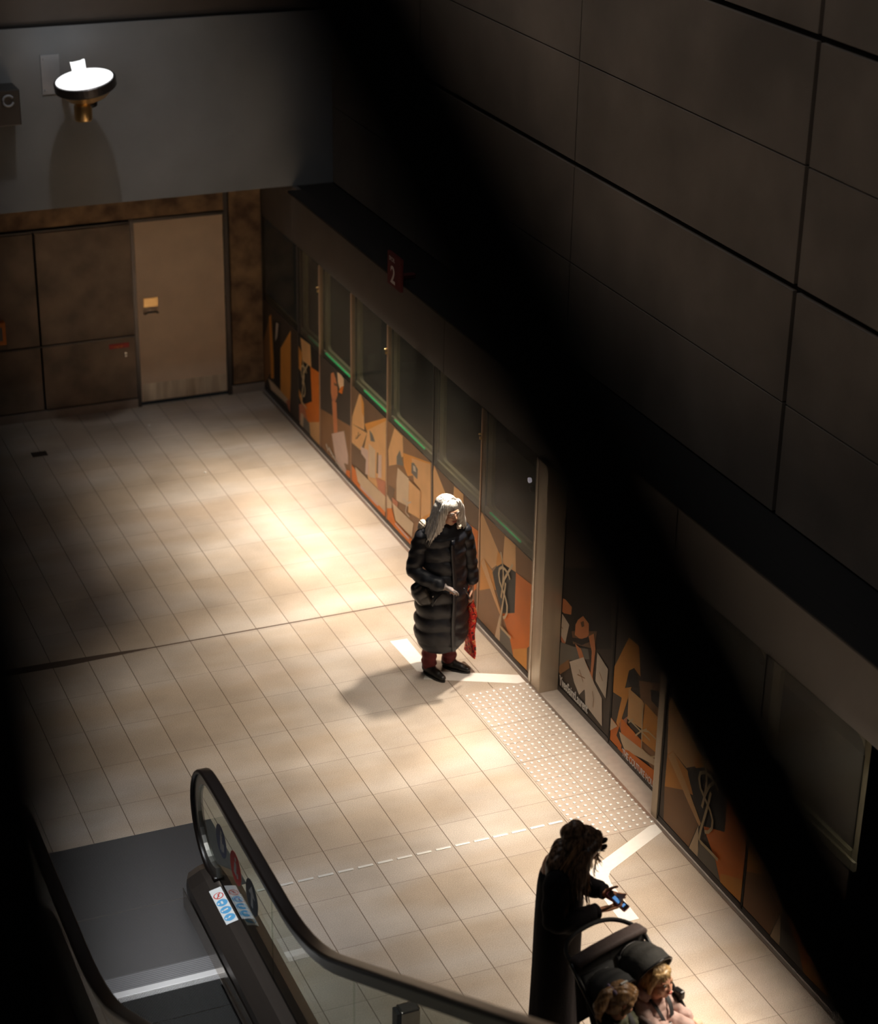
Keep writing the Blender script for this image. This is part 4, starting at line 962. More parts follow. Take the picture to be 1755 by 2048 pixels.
# front zip, placket and pocket flaps
MT['zip'] = mat('zip tape', (.006, .007, .012), .3, spec=.7)
bm = bmesh.new(); pth = [(.012+.006*math.sin(z*9), -.003-(.205 if z < .7 else .205-(z-.7)*.075), z) for z in [.30+.05*i for i in range(21)]]
sweep(bm, [Vector(p)+Vector((0, .005, 0)) for p in pth], rrect(.035, .014, .006, 2), side=(1, 0, 0)); link('placket', bm, MT['zip'], W, smooth=True)
for sx in (-1, 1):
    bm = bmesh.new(); tube(bm, [(sx*.10, -.193, .86), (sx*.145, -.178, .80), (sx*.165, -.165, .74)], .007, 6); link('pocket_flap', bm, MT['zip'], W, smooth=True)
# fur-like hood lining showing at both shoulders
MT['lining'] = mat('cream fleece lining', (.80, .68, .55), .9, bump=1, bscale=90)
for p, r, rr in (((-.172, .05, 1.375), (.028, .04, .055), (0, R(20), 0)), ((.085, -.11, 1.385), (.022, .02, .022), (0, R(-25), 0))):
    B = Blob(); B.ell(p, r, rr); B.build('hood_lining', MT['lining'], W, .006, 2, disp=lambda co: .003*math.sin(co.x*240)*math.sin(co.z*210))
# hair
MT['hairW'] = hairmat('white hair', (.86, .83, .78), (.50, .45, .40), (90, 90, 7))
B = Blob(); r3 = HT.to_3x3()
B.ell(HT @ V(0, .022, .038), (.093, .105, .090), r3); B.ell(HT @ V(0, .06, -.02), (.085, .07, .10), r3)
for sx in (-1, 1):
    B.chain([HT @ V(sx*.06, -.04, .075), HT @ V(sx*.086, -.045, .02), HT @ V(sx*.096, -.035, -.06), HT @ V(sx*.125, -.02, -.14), HT @ V(sx*(.15 if sx > 0 else .175), -.01, -.20)], [.032, .036, .044, .048, .026], fl=.8, up=(0, 1, 0))
    B.chain([HT @ V(sx*.06, .04, .02), HT @ V(sx*.10, .03, -.08), HT @ V(sx*.155, .03, -.185)], [.05, .055, .04])
B.build('hair', MT['hairW'], W, .0055, 12, disp=lambda co: .0035*math.sin(math.atan2(co.y+.03, co.x)*46+co.z*14))
rt = []
for i in range(170):
    sx = rnd.choice((-1, 1)); a = rnd.uniform(0, 1)
    st = HT @ V(sx*rnd.uniform(.0, .03), -.03+.09*a, .128-.02*a); m1 = HT @ V(sx*.10, -.06+.13*a, .08); m2 = HT @ V(sx*(.125+.01*rnd.random()), -.055+.12*a, -.06); en = HT @ (V(sx*(.13+.075*rnd.random()), -.045+.10*a, -.20-.07*rnd.random()))
    rt.append((bez(st, m1, m2, en+J(.012), 9), rnd.uniform(.7, 1.2)))
strands('hair_strands', rt, MT['hairW'], W, .0042, 6)
MT['glove'] = mat('grey knit glove', (.30, .25, .23), .85, noise=.2, scale=80, bump=.6, bscale=200)
B = Blob(); B.cap((-.135, -.175, .94), (-.095, -.205, .925), .038, .034); hand(B, (-.098, -.203, .926), (.8, -.3, -.45), (.3, .3, -.9), (.2, -.9, .3), 1.25, .97); B.build('glove', MT['glove'], W, .0045, 2)
# trousers legs and shoes
MT['trs'] = mat('dark red trousers', (.16, .015, .018), .7, noise=.3, scale=20)
MT['shoe'] = mat('black leather shoe', (.018, .015, .013), .4, noise=.2, scale=30)
for sx, rz_ in ((-1, R(14)), (1, R(34))):
    bx_, by_ = sx*.098, (0 if sx < 0 else .02)
    B = Blob(); B.chain([(bx_, by_+.02, .36), (bx_, by_+.025, .20), (bx_+.003, by_+.03, .10)], [.066, .062, .064]); B.build('trouser_leg', MT['trs'], W, .007, 2, disp=lambda co: .004*math.sin(co.z*90+co.x*20))
    c, s_ = math.cos(rz_), math.sin(rz_)
    def sp(x, y, z): return (bx_+x*c-y*s_, by_+.03+x*s_+y*c, z)
    B = Blob(); B.cap(sp(0, .02, .05), sp(0, -.03, .055), .046, .046); B.cap(sp(0, -.02, .045), sp(0.004, -.12, .034), .044, .036); B.cap(sp(0.004, -.12, .032), sp(.004, -.175, .030), .040, .031, fl=.8, up=(0, 0, 1)); B.cap(sp(0, .02, .075), sp(0, .0, .085), .045, .045)
    def cut(me):
        for v in me.vertices:
            if v.co.z < .004: v.co.z = .004
    B.build('shoe', MT['shoe'], W, .0055, 2, post=cut)
    bm = bmesh.new(); out = []
    for i in range(24):
        a = 2*PI*i/24; yy_ = -.075+math.sin(a)*.135; w_ = .049*(1-.15*max(0, -math.sin(a))); out.append(Vector(sp(math.cos(a)*w_, yy_, .0)))
    prism(bm, out, (0, 0, 1), .016); link('sole', bm, MT['black'], W)
# shoulder bag (held thing -> its own object)
SB = empty('shoulder_bag', tuple(Matrix.LocRotScale(W.location, W.rotation_euler, (1, 1, 1)) @ V(-.225, -.07, .84)), R(3), 'black soft shoulder bag at the white-haired person\'s hip', 'bag')
MT['bag'] = mat('black soft leather', (.016, .013, .014), .35, noise=.3, scale=20, bump=.5, bscale=60)
B = Blob(); B.ell((0, 0, 0), (.085, .07, .085), (0, R(28), 0)); B.ell((.03, -.015, -.05), (.085, .06, .075), (0, R(30), 0)); B.ell((-.03, 0, .04), (.06, .05, .06)); B.build('pouch', MT['bag'], SB, .007, 3, disp=lambda co: .004*math.sin(co.x*70+co.z*30))
bm = bmesh.new(); sweep(bm, bez((-.03, -.02, .08), (.02, -.07, .12), (.08, -.12, .10), (.17, -.16, .06), 10), rrect(.022, .006, .002, 2)); link('strap', bm, MT['bag'], SB, smooth=True)
bm = bmesh.new(); lathe(bm, (.06, -.095, -.01), [(.008, 0), (.008, .006), (.001, .007)], 10, axis=(0, -1, 0)); link('buckle', bm, MT['steel'], SB, smooth=True)
# red patterned bag
RB = empty('tote_bag', tuple(Matrix.LocRotScale(W.location, W.rotation_euler, (1, 1, 1)) @ V(.262, .0, .74)), R(3), 'slim red patterned cloth bag hanging from the white-haired person\'s hand', 'bag')
def redpat():
    m, nt, b = new_mat('red floral cloth'); tc = nt.nodes.new('ShaderNodeTexCoord'); v = nt.nodes.new('ShaderNodeTexNoise'); v.inputs['Scale'].default_value = 13; v.inputs['Detail'].default_value = 1; v.inputs['Distortion'].default_value = 2.5
    nt.links.new(tc.outputs['Object'], v.inputs['Vector']); r = nt.nodes.new('ShaderNodeValToRGB'); cr = r.color_ramp; cr.interpolation = 'CONSTANT'
    cr.elements[0].position = 0; cr.elements[0].color = (.10, .01, .01, 1); cr.elements[1].position = .42; cr.elements[1].color = (.75, .03, .02, 1)
    for p, c in ((.57, (.85, .40, .15, 1)), (.62, (.62, .03, .02, 1)), (.70, (.85, .6, .25, 1))): e = cr.elements.new(p); e.color = c
    nt.links.new(v.outputs['Fac'], r.inputs['Fac']); nt.links.new(r.outputs['Color'], b.inputs['Base Color']); b.inputs['Roughness'].default_value = .7; return m
MT['redcloth'] = redpat()
bm = bmesh.new(); rings = []
for i in range(12):
    t_ = i/11; z = -.02-.60*t_; w_ = .04+.12*min(1, t_*1.15); th = .008+.022*math.sin(PI*min(1, t_+.1))
    rings.append([bm.verts.new((.01*math.sin(z*20)+x*th+.0*t_, y*w_-.01, z)) for x, y in ((-1, -.5), (-1.2, 0), (-1, .5), (-.4, .62), (.4, .62), (1, .5), (1.2, 0), (1, -.5), (.4, -.62), (-.4, -.62))])
for i in range(11):
    for k in range(10): bm.faces.new((rings[i][k], rings[i][(k+1) % 10], rings[i+1][(k+1) % 10], rings[i+1][k]))
bm.faces.new(rings[0][::-1]); bm.faces.new(rings[-1]); bmesh.ops.recalc_face_normals(bm, faces=bm.faces); link('pouch', bm, MT['redcloth'], RB, smooth=True)
bm = bmesh.new(); tube(bm, [(.0, -.03, -.02), (-.01, -.02, .05), (-.01, .0, .075), (-.01, .02, .05), (.0, .03, -.02)], .006, 8); link('handle', bm, MT['redcloth'], RB, smooth=True)

# ------------------------------------------------------------------ 2. dark-haired woman with the phone
A = empty('person', (4.68, 8.86, 0), R(57), 'person in a long black coat with long brown hair, looking down at a phone', 'person')
A.scale = (.955, .955, .955); AM = Matrix.LocRotScale(A.location, A.rotation_euler, A.scale); AI = AM.inverted()
B = Blob(); HA = Matrix.Translation((.0, -.125, 1.515)) @ Euler((R(36), 0, R(4))).to_matrix().to_4x4()
qA = head(B, HA, .98)
B.chain([(0, .02, 1.36), (0, -.05, 1.42), (0, -.12, 1.46)], [.06, .05, .055]); B.chain([(0, .02, 1.32), (0, .02, 1.1), (0, .0, .9)], [.12, .13, .13])
for sx in (-1, 1): B.cap((0, .02, 1.36), (sx*.16, .02, 1.35), .06, .05); B.chain([(sx*.085, .01, .88), (sx*.09, -.01, .48), (sx*.09, .02, .09)], [.085, .055, .04]); B.cap((sx*.09, .03, .05), (sx*.10, -.12, .035), .035, .028)
ph = (.00, -.36, 1.10)
B.chain([(-.18, .02, 1.34), (-.225, -.0, 1.08), (-.06, -.225, 1.075)], [.05, .042, .028]); B.chain([(.18, .02, 1.34), (.225, -.02, 1.10), (.085, -.245, 1.12)], [.05, .042, .028])
hand(B, (-.058, -.235, 1.075), (.45, -.9, .05), (.1, .1, 1), (-.75, -.35, .3), .42, 1.0); hand(B, (.082, -.255, 1.12), (-.35, -.95, -.05), (-.6, .1, .75), (.2, -.5, .9), .55, 1.0)
B.build('body', skin('young woman skin', (.62, .30, .17), (.48, .20, .10)), A, .005, 3)
face_bits(qA, .98, A, rot=HA.to_3x3())
MT['coatA'] = mat('black wool coat', (.009, .006, .007), .9, noise=.3, scale=60, bump=.5, bscale=140, spec=.25)
B = Blob()
secs = [(.16, .205, .165), (.30, .20, .162), (.45, .198, .16), (.60, .198, .158), (.75, .20, .158), (.90, .202, .158), (1.05, .21, .155), (1.18, .215, .15), (1.28, .21, .14)]
for i in range(len(secs)-1):
    (z0, a0, b0), (z1, a1, b1) = secs[i], secs[i+1]
    for k in range(5):
        t_ = k/5; B.ell((0, .015, z0+(z1-z0)*t_), (a0+(a1-a0)*t_, b0+(b1-b0)*t_, .085))
B.cap((-.175, .02, 1.33), (.175, .02, 1.33), .078, .078); B.ell((0, .02, 1.36), (.16, .10, .07)); B.ell((0, .02, 1.40), (.085, .065, .045))
B.build('coat', MT['coatA'], A, .010, 16, disp=lambda co: .005*math.sin(math.atan2(co.y, co.x)*7+co.z*2)*(max(0, 1-co.z)))
for pts in ([(-.185, .02, 1.325), (-.215, .02, 1.22), (-.235, .01, 1.10), (-.20, -.06, 1.06), (-.145, -.13, 1.065), (-.095, -.19, 1.07)], [(.185, .02, 1.325), (.215, .01, 1.22), (.23, -.01, 1.12), (.19, -.09, 1.10), (.14, -.17, 1.11), (.11, -.215, 1.118)]):
    B = Blob(); B.chain(pts, [.085, .086, .088, .078, .066, .062]); B.build('sleeve', MT['coatA'], A, .009, 3, disp=lambda co: .004*math.sin(co.z*45+co.y*50))
    bm = bmesh.new(); a_, b_ = Vector(pts[-1]), Vector(pts[-2]); d = (a_-b_).normalized(); lathe(bm, a_+d*.035, [(.045, -.01), (.052, .0), (.052, .022), (.044, .030), (.03, .02)], 20, axis=d); link('cuff', bm, MT['coatA'], A, smooth=True)
# hair: heavy, falling forward past the face and down the back
MT['hairA'] = hairmat('dark brown hair', (.30, .175, .105), (.07, .04, .027), (70, 70, 8), .34); MT['hairA2'] = hairmat('honey brown strands', (.60, .34, .17), (.25, .13, .06), (70, 70, 8), .38)
B = Blob(); r3 = HA.to_3x3()
B.ell(HA @ V(0, .020, .040), (.092, .106, .092), r3); B.ell(HA @ V(0, .07, -.01), (.086, .065, .10), r3); B.ell((0, .0, 1.45), (.085, .075, .08))
B.chain([HA @ V(-.05, -.03, .08), HA @ V(-.09, -.02, .02), (-.105, -.13, 1.43), (-.125, -.12, 1.34), (-.12, -.10, 1.23)], [.04, .04, .05, .05, .025])
B.chain([HA @ V(.05, -.03, .08), HA @ V(.09, -.02, .02), (.10, -.14, 1.43), (.11, -.13, 1.34), (.10, -.12, 1.26)], [.04, .035, .045, .045, .02])
B.chain([(0, .02, 1.48), (-.08, .05, 1.40), (-.11, .06, 1.27)], [.06, .06, .035])
B.ell(HA @ V(-.02, .125, .075), (.060, .060, .055), r3); B.ell(HA @ V(-.03, .155, .03), (.05, .045, .06), r3)
B.build('hair', MT['hairA'], A, .0055, 3, disp=lambda co: .0015*math.sin(math.atan2(co.y+.15, co.x)*40))
rt, rt2 = [], []
for i in range(260):
    sx = -1 if rnd.random() < .66 else 1; a = rnd.random()
    st = HA @ V(sx*rnd.uniform(0, .035), -.05+.11*a, .125); m1 = HA @ V(sx*.105, -.05+.13*a, .07); m2 = V(sx*(.13), -.13+.17*a, 1.42); en = V(sx*(.11+.06*rnd.random()), -.20+.26*a, 1.12+.2*rnd.random())
    (rt if rnd.random() < .6 else rt2).append((bez(st, m1, m2, en+J(.006), 9), rnd.uniform(.6, 1.2)))
for i in range(26):
    sx = rnd.choice((-1, 1)); st = HA @ V(sx*.04, -.07, .09); en = V(sx*rnd.uniform(.05, .1), -.24+rnd.uniform(-.02, .05), 1.30+.1*rnd.random())
    rt2.append((bez(st, HA @ V(sx*.09, -.09, .04), HA @ V(sx*.085, -.10, -.06), en, 9), rnd.uniform(.6, 1)))
strands('hair_strands', rt, MT['hairA'], A, .0036, 5); strands('highlight_strands', rt2, MT['hairA2'], A, .0030, 5)
# sunglasses pushed up on the hair
SG = empty('sunglasses', tuple(AM @ (HA @ V(0, -.085, .085))), R(57), 'dark sunglasses pushed up on the brown-haired person\'s head', 'sunglasses')
SGI = Matrix.LocRotScale(SG.location, SG.rotation_euler, (1, 1, 1)).inverted() @ AM
MT['lens'] = mat('dark glossy lens', (.01, .008, .008), .08, spec=.9)
for sx in (-1, 1):
    bm = bmesh.new(); c = [SGI @ (HA @ V(sx*.036+.032*math.cos(2*PI*i/20), -.082-.012*math.sin(2*PI*i/20), .088+.024*math.sin(2*PI*i/20))) for i in range(20)]
    n_ = (c[5]-c[0]).cross(c[10]-c[0]).normalized(); prism(bm, c, n_, .003); bmesh.ops.recalc_face_normals(bm, faces=bm.faces); link('lens', bm, MT['lens'], SG)
    bm = bmesh.new(); tube(bm, [SGI @ (HA @ V(sx*.068, -.095, .088)), SGI @ (HA @ V(sx*.098, -.04, .07)), SGI @ (HA @ V(sx*.10, .03, .03))], .0032, 6); link('temple', bm, MT['lens'], SG, smooth=True)
bm = bmesh.new(); tube(bm, [SGI @ (HA @ V(-.01, -.1, .09)), SGI @ (HA @ V(.01, -.1, .09))], .004, 6); link('bridge', bm, MT['lens'], SG, smooth=True)
# phone
PH = empty('smartphone', tuple(AM @ V(.015, -.355, 1.115)), R(57), 'smartphone with a blue lit screen held in both hands', 'phone')
rp = Euler((R(28), R(8), R(-20))).to_matrix().to_4x4()
bm = bmesh.new(); sec = rrect(.076, .154, .012, 4); prism(bm, [rp @ V(a, b, -.0045) for a, b in sec], rp.to_3x3() @ V(0, 0, 1), .009); link('case', bm, mat('phone case', (.12, .02, .03), .3), PH)
bm = bmesh.new(); flat(bm, [rp @ V(a, b, .0050) for a, b in rrect(.070, .146, .009, 4)]); link('screen', bm, MT['lens'], PH)
bm = bmesh.new(); flat(bm, [rp @ V(a, b, .0055) for a, b in ((-.026, -.015), (.012, -.015), (.012, .035), (-.026, .035))]); flat(bm, [rp @ V(a, b, .0056) for a, b in ((-.02, -.05), (.02, -.05), (.02, -.035), (-.02, -.035))]); link('lit_panel', bm, emit('phone screen glow', (.06, .24, .6), .38), PH)
for sx in (-1, 1):
    B = Blob(); B.cap((sx*.095, .03, .04), (sx*.10, -.12, .035), .042, .036); B.cap((sx*.095, .03, .06), (sx*.095, .03, .20), .05, .055)
    B.build('boot', MT['shoe'], A, .007, 2, post=lambda me: [setattr(v.co, 'z', .003) for v in me.vertices if v.co.z < .003])

# ------------------------------------------------------------------ 3. double pushchair
PX, PY, PR = 4.84, 8.16, R(17)
S = empty('pushchair', (PX, PY, 0), PR, 'black side-by-side double pushchair with padded brown handlebar and two seats', 'pushchair')
MT['frameb'] = mat('black tube frame', (.02, .018, .017), .3, .6); MT['fabb'] = mat('black canvas', (.014, .013, .012), .8, noise=.3, scale=30, bump=.4, bscale=120)
MT['fabo'] = mat('charcoal olive canopy fabric', (.036, .033, .027), .8, noise=.3, scale=22, bump=.6, bscale=60); MT['foam'] = mat('brown foam grip', (.095, .064, .055), .75, noise=.25, scale=60, bump=.4, bscale=160)
MT['strap'] = mat('black webbing', (.015, .013, .013), .6, bump=.5, bscale=200)

def SP(name, bm, m, smooth=True, par=None): return link(name, bm, m, par or S, smooth=smooth)
# padded bar and the push loop behind it
bm = bmesh.new(); sweep(bm, [(-.27, .25, .985), (-.255, .25, 1.0), (-.1, .255, 1.004), (.1, .255, 1.004), (.255, .25, 1.0), (.27, .25, .985)], rrect(.092, .045, .02), up=Vector((0, 0, 1))); SP('padded_bar', bm, MT['foam'])
bm = bmesh.new(); tube(bm, bez((-.27, .26, .98), (-.26, .40, .99), (-.16, .46, 1.00), (.02, .46, 1.00), 10)+bez((.03, .46, 1.00), (.18, .46, 1.00), (.26, .40, .99), (.27, .26, .98), 10), .014, 12); SP('push_handle', bm, MT['fabb'])
for sx in (-1, 1):
    bm = bmesh.new(); tube(bm, [(sx*.285, .27, .985), (sx*.29, .14, .86), (sx*.295, -.05, .68), (sx*.295, -.28, .46), (sx*.29, -.46, .24)], .014, 12)
    SP('side_tube', bm, MT['frameb'])
    bm = bmesh.new(); tube(bm, [(sx*.29, -.02, .66), (sx*.30, .16, .40), (sx*.31, .30, .16)], .013, 12); SP('rear_leg', bm, MT['frameb'])
    bm = bmesh.new(); bx(bm, (sx*.295-.018, -.10, .66), (sx*.295+.022, -.03, .72), bevel=.01); SP('fold_joint', bm, MT['frameb'], False)
    for (y, r) in ((.32, .12), (-.48, .09)):
        wh = empty('wheel', (0, 0, 0)); wh.parent = S; wh.location = (sx*.315, y, r)
        bm = bmesh.new(); n_ = 28; tube(bm, [(0, (r-.016)*math.cos(2*PI*i/n_), (r-.016)*math.sin(2*PI*i/n_)) for i in range(n_+1)], .016, 10); link('tyre', bm, MT['fabb'], wh, smooth=True)
        bm = bmesh.new(); lathe(bm, (-.012, 0, 0), [(.022, 0), (.03, .004), (.03, .02), (.022, .024)], 16, axis=(1, 0, 0))
        for k in range(5):
            a = 2*PI*k/5; tube(bm, [(0, .02*math.cos(a), .02*math.sin(a)), (0, (r-.02)*math.cos(a), (r-.02)*math.sin(a))], .007, 6)
        link('spokes', bm, MT['frameb'], wh, smooth=True)
bm = bmesh.new(); tube(bm, [(-.30, .30, .16), (0, .31, .17), (.30, .30, .16)], .012, 10); SP('rear_axle', bm, MT['frameb'])
bm = bmesh.new(); tube(bm, [(-.29, -.46, .20), (0, -.47, .20), (.29, -.46, .20)], .012, 10); SP('front_axle', bm, MT['frameb'])
bm = bmesh.new()
for a, b in (((-.27, .24, .30), (.27, .24, .30)),): pass
bx(bm, (-.26, -.30, .26), (.26, .24, .285), bevel=.01); bx(bm, (-.26, .225, .285), (.26, .24, .42)); bx(bm, (-.265, -.30, .285), (-.25, .24, .38)); bx(bm, (.25, -.30, .285), (.265, .24, .38)); SP('storage_basket', bm, MT['fabb'], False)
def shell(pts, w, th, x0):
    b = bmesh.new(); sweep(b, [(x0, y, z) for y, z in pts], rrect(w, th, th*.45, 3), side=(1, 0, 0)); return b
for sx in (-1, 1):
    x0 = sx*.143
    st = empty('seat', (0, 0, 0)); st.parent = S
    link('backrest', shell([(.20, .93), (.16, .82), (.10, .66), (.03, .50)], .25, .035, x0), MT['fabb'], st, smooth=True)
    link('cushion', shell([(.03, .49), (-.10, .47), (-.24, .50), (-.30, .47)], .25, .045, x0), MT['fabb'], st, smooth=True)
    bm = bmesh.new(); prism(bm, [V(x0-.142, .24, .985), V(x0+.142, .24, .985), V(x0+.142, .215, .80), V(x0+.142, .19, .60), V(x0-.142, .19, .60), V(x0-.142, .215, .80)], (0, 1, 0), .008); link('rear_panel', bm, MT['fabb'], st)
    link('leg_rest', shell([(-.30, .46), (-.36, .36), (-.40, .24)], .22, .022, x0), MT['fabb'], st, smooth=True)
    bz, by = (.70, -.30) if sx < 0 else (.56, -.42)
    bm = bmesh.new(); tube(bm, bez((x0-.125, -.06, bz-.04), (x0-.13, by, bz), (x0+.13, by, bz), (x0+.125, -.06, bz-.04), 16), .020, 10); link('bumper_bar', bm, MT['foam'], st, smooth=True)
    # canopy fan folded back
    cn = empty('canopy', (0, 0, 0)); cn.parent = S
    bm = bmesh.new(); rings = []; NA, NX = 13, 12
    for i in range(NA):
        a = R(52+62*i/(NA-1)); ring = []
        for k in range(NX+1):
            u = PI*k/NX; rr = (.25 if sx > 0 else .20)*(.35+.65*math.sin(u)**.55)-.012*abs(math.sin(i*PI/4))*math.sin(u)
            ring.append(bm.verts.new((x0-.128*math.cos(u), .06+rr*math.cos(a), .76+rr*math.sin(a))))
        rings.append(ring)
    for i in range(NA-1):
        for k in range(NX): bm.faces.new((rings[i][k], rings[i][k+1], rings[i+1][k+1], rings[i+1][k]))
    o = link('hood_fabric', bm, MT['fabo'] if sx > 0 else MT['fabb'], cn, smooth=True); sd = o.modifiers.new('t', 'SOLIDIFY'); sd.thickness = .006
    for a_ in (52, 114):
        bm = bmesh.new(); a = R(a_); tube(bm, [(x0-.130*math.cos(PI*k/NX), .06+((.253 if sx > 0 else .203)*(.35+.65*math.sin(PI*k/NX)**.55))*math.cos(a), .76+((.253 if sx > 0 else .203)*(.35+.65*math.sin(PI*k/NX)**.55))*math.sin(a)) for k in range(NX+1)], .007, 8); link('hoop', bm, MT['frameb'], cn, smooth=True)
    bm = bmesh.new(); bx(bm, (x0-.03, -.095+.06, .965), (x0+.02, -.085+.06, .972)); link('label_tab', bm, MT['palegrey'], cn)
# little charm hanging at the left side
bm = bmesh.new()
for k in range(7): 
    a = 2*PI*k/7; bmesh.ops.create_icosphere(bm, subdivisions=2, radius=.009, matrix=Matrix.Translation((-.235+.022*math.cos(a), .10+.022*math.sin(a), .86+.01*math.sin(a*2))))
SP('bead_ring', bm, mat('mauve beads', (.22, .17, .20), .4))

# ------------------------------------------------------------------ 4. two small children in the seats
SM = Matrix.LocRotScale(S.location, S.rotation_euler, (1, 1, 1))
def kid(x0, yaw, pitch, roll, label, skinc, coatm, hairm, hz_, bun, hands, hood, lean=(0, 0)):
    K = empty('person', tuple(SM @ V(x0, 0, .52)), PR, label, 'person')
    B = Blob(); hc = V(lean[0], -.015+lean[1], hz_-.52); HK = Matrix.Translation(hc) @ Euler((R(pitch), R(roll), R(yaw))).to_matrix().to_4x4()
    q = head(B, HK, .90, True); sh = V(0, .035, .155)
    B.chain([V(0, .0, .06), V(0, .03, .14), hc+V(0, .01, -.07)], [.085, .075, .045])
    for sx, hd in zip((-1, 1), hands): B.chain([V(sx*.07, .02, .15), hd[0], hd[1]], [.035, .028, .018]); hand(B, hd[1], hd[2], (0, 0, -1), (-sx, 0, 0), .9, .62)
    for sx in (-1, 1): B.chain([V(sx*.05, -.02, .02), V(sx*.06, -.22, .05), V(sx*.06, -.31, -.10)], [.055, .045, .032])
    B.build('body', skinc, K, .005, 3); face_bits(q, .90, K, lips=(.62, .16, .12), brow=(.35, .2, .1), rot=HK.to_3x3())
    B = Blob(); B.chain([V(0, .0, .05), V(0, .025, .12), V(0, .03, .16)], [.108, .100, .080]); B.cap(V(-.07, .025, .145), V(.07, .025, .145), .055, .055)
    for sx, hd in zip((-1, 1), hands): B.chain([V(sx*.075, .02, .145), hd[0], hd[1]-(hd[1]-hd[0]).normalized()*.012], [.052, .045, .034])
    B.ell((0, -.02, .02), (.115, .11, .07))
    B.build('jacket', coatm, K, .006, 3, disp=lambda co: .004*abs(math.sin(co.z*70+co.y*30))+.003*math.sin(co.x*90)*math.sin(co.y*80))
    B = Blob()
    for sx in (-1, 1): B.chain([V(sx*.05, -.02, .02), V(sx*.062, -.22, .055), V(sx*.062, -.30, -.08)], [.066, .056, .045])
    B.build('trousers', coatm, K, .007, 2, disp=lambda co: .003*math.sin(co.y*80)*math.sin(co.x*70))
    for sx in (-1, 1):
        B = Blob(); B.cap(V(sx*.062, -.31, -.115), V(sx*.065, -.37, -.125), .032, .026); B.build('boot', MT['fabb'], K, .006, 2)
    if hood:
        B = Blob(); n_ = 14
        for i in range(n_+1):
            a = R(-35+250*i/n_); B.ell(hc+V(.085*math.cos(a)-.01, .045+.062*math.sin(a), -.075+.02*math.sin(a)), (.030, .030, .036))
        B.ell(hc+V(-.02, .085, -.04), (.075, .035, .07)); B.build('hood', coatm, K, .006, 3, disp=lambda co: .005*math.sin(co.x*120)*math.sin(co.z*130))
    B = Blob(); r3 = HK.to_3x3(); B.ell(HK @ V(0, .020, .034), (.080, .092, .080), r3); B.ell(HK @ V(0, .05, -.03), (.074, .058, .07), r3)
    B.ell(HK @ V(0, -.055, .066), (.056, .026, .024), r3)
    for sx in (-1, 1): B.chain([HK @ V(sx*.05, -.035, .06), HK @ V(sx*.076, -.012, .01), HK @ V(sx*.075, .008, -.06)], [.025, .020, .013])
    if bun: B.chain([HK @ V(0, .09, .045), HK @ V(-.01, .135, .03), HK @ V(-.02, .15, -.05), HK @ V(-.02, .125, -.12)], [.03, .034, .040, .014])
    B.build('hair', hairm, K, .0045, 3, disp=lambda co: .002*math.sin((co.x*.6+co.y)*190+co.z*30))
    rt = []
    for i in range(70):
        if bun:
            a = rnd.uniform(-1, 1); st = HK @ V(a*.07, -.06+.02*rnd.random(), .075-.06*a*a); en = HK @ V(-.01, .10, .045); rt.append((bez(st, HK @ V(a*.085, -.01, .10-.06*a*a), HK @ V(a*.06, .06, .10-.05*a*a), en+J(.01), 8), rnd.uniform(.5, .9)))
        else:
            a = rnd.uniform(-1, 1); st = HK @ V(a*.02, .02, .116); en = HK @ V(a*.078, -.088+.08*a*a+rnd.uniform(-.004, .004), .035-.05*a*a+rnd.uniform(-.01, .01)); rt.append((bez(st, HK @ V(a*.05, -.03, .118), HK @ V(a*.08, -.075+.06*a*a, .085), en, 8), rnd.uniform(.5, .9)))
    if bun:
        for i in range(14):
            rt.append((bez(HK @ V(0, .1, .04), HK @ V(-.04, .17, .03), HK @ V(-.03, .17, -.06), HK @ V(-.02+rnd.uniform(-.03, .03), .13+rnd.uniform(-.03, .02), -.14), 8), .7))
            rt.append((bez(HK @ V(.07, 0, .02), HK @ V(.09, .02, -.03), HK @ V(.09, .0, -.08), HK @ V(.085+rnd.uniform(-.02, .02), -.02+rnd.uniform(-.03, .03), -.13), 8), .6))
    strands('hair_strands', rt, hairm, K, .0035, 6)
    if bun:
        B = Blob(); B.ell(HK @ V(0, .095, .055), (.030, .018, .020), r3); B.ell(HK @ V(-.035, .10, .06), (.022, .010, .014), r3); B.ell(HK @ V(.035, .10, .06), (.022, .010, .014), r3); B.build('hair_bow', mat('mauve hair bow', (.18, .13, .20), .6), K, .004, 2)
    # harness
    for sx in (-1, 1):
        bm = bmesh.new(); sweep(bm, bez((sx*.045, .085, .17), (sx*.06, -.01, .235), (sx*.065, -.105, .17), (sx*.02, -.135, .05), 12), rrect(.030, .006, .002, 2), side=(.96, .0, .28*sx)); o = link('seat_harness', bm, MT['strap'], K, smooth=True)
    bm = bmesh.new(); bx(bm, (-.03, -.150, .03), (.03, -.128, .075), bevel=.006); link('harness_buckle', bm, MT['frameb'], K)
    return K
MT['pinkq'] = mat('dusty pink quilted suit', (.50, .33, .28), .7, noise=.2, scale=20, bump=.5, bscale=50); MT['olive'] = mat('olive green jacket', (.10, .10, .055), .75, noise=.3, scale=20, bump=.3)
sk = skin('child skin', (.78, .42, .28), (.66, .30, .18))
kid(.155, 8, -6, 0, 'small child in a pink quilted hooded suit with blond fringe, right-hand seat of the pushchair', sk, MT['pinkq'], hairmat('blond hair', (.66, .46, .22), (.34, .19, .075), (90, 90, 10), .3), .83, False,
    ((V(-.105, -.06, .08), V(-.105, -.135, .09), V(.1, -.8, .4)), (V(.12, -.07, .08), V(.135, -.17, .06), V(.3, -.9, -.1))), True)
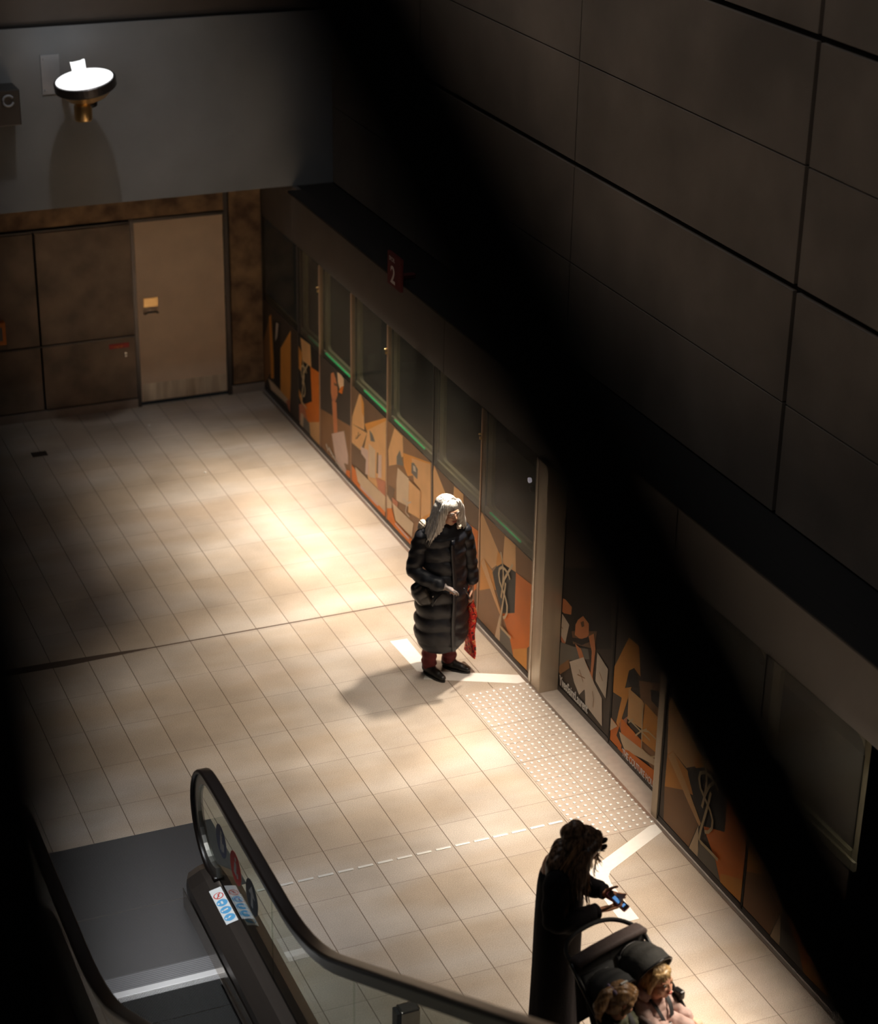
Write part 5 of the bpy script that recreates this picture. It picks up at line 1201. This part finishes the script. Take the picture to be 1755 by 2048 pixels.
kid(-.150, 78, 22, 0, 'small child with light brown bunched hair seen from behind, left-hand seat of the pushchair', sk, MT['olive'], hairmat('light brown hair', (.36, .20, .085), (.17, .085, .035), (90, 90, 10), .38), .845, True,
    ((V(-.10, -.06, .08), V(-.09, -.15, .07), V(.1, -.9, .0)), (V(.10, -.07, .08), V(.09, -.16, .07), V(-.1, -.9, 0))), False)
t_rail = empty('light_rail', (6.40, 12.5, 2.7), label='thin dark lighting rail along the top edge of the platform screen', cat='light rail')
bm = bmesh.new(); bx(bm, (6.285, 7.2, 2.665), (6.45, 18.6, 2.69), bevel=.006); part('profile', bm, MT['ledge'], t_rail)
def area(name, loc, target, power, size, col, size_y=None, spread=180):
    l = bpy.data.lights.new(name, 'AREA'); l.energy = power; l.size = size; l.color = col
    if size_y: l.shape = 'RECTANGLE'; l.size_y = size_y
    l.spread = R(spread)
    o = bpy.data.objects.new(name, l); COL.objects.link(o); o.location = loc
    o.rotation_euler = (Vector(target)-Vector(loc)).to_track_quat('-Z', 'Y').to_euler(); return o
def strip(y, length, power, tilt=16, spread=64, col=WARM):
    o = area('rail_strip', (6.30, y, 2.62), (0, 0, 0), power, .05, col, length, spread)
    o.rotation_euler = (0, R(tilt), 0); return o
strip(17.5, 1.2, 15); strip(16.2, 1.4, 25); strip(14.8, 1.0, 19); strip(11.8, 1.5, 22, 17, 66); strip(10.2, 1.2, 15); strip(8.15, 1.4, 30)
s = spot('rail_spot', (6.262, 13.50, 2.66), (5.1, 13.42, 0), 330, 70, .6, WARM, .05)
area('cool_fill', (4.6, 15.6, 10.6), (3.4, 12.5, 0), 48, 2.6, (.97, .98, 1))  # unseen overhead source, added for cool highlights on the escalator metal
area('hall_fill', (1.5, 7, 11.2), (3.5, 10, 0), 26, 3, (.95, .97, 1))  # added fill for the dim upper hall, stands for no fitting
area('landing_fill', (2.2, 11.2, 11.4), (2.4, 10.5, 0), 19, 1.0, (.97, .98, 1), None, 26)  # added narrow fill that brightens only the escalator, no lamp there
spot('wall_wash', (3.95, 15.9, 9.2), (4.5, 18.95, 2.4), 185, 32, 1, (.92, .96, 1), .10)
w = bpy.data.worlds.new('world'); scn.world = w; w.use_nodes = True
w.node_tree.nodes['Background'].inputs['Color'].default_value = (.9, .85, .8, 1); w.node_tree.nodes['Background'].inputs['Strength'].default_value = .004
vs = scn.view_settings
try: scn.display_settings.display_device = 'sRGB'
except Exception: pass
vs.view_transform = 'Standard'; vs.look = 'None'; vs.exposure = 0; vs.gamma = 1; vs.use_curve_mapping = False
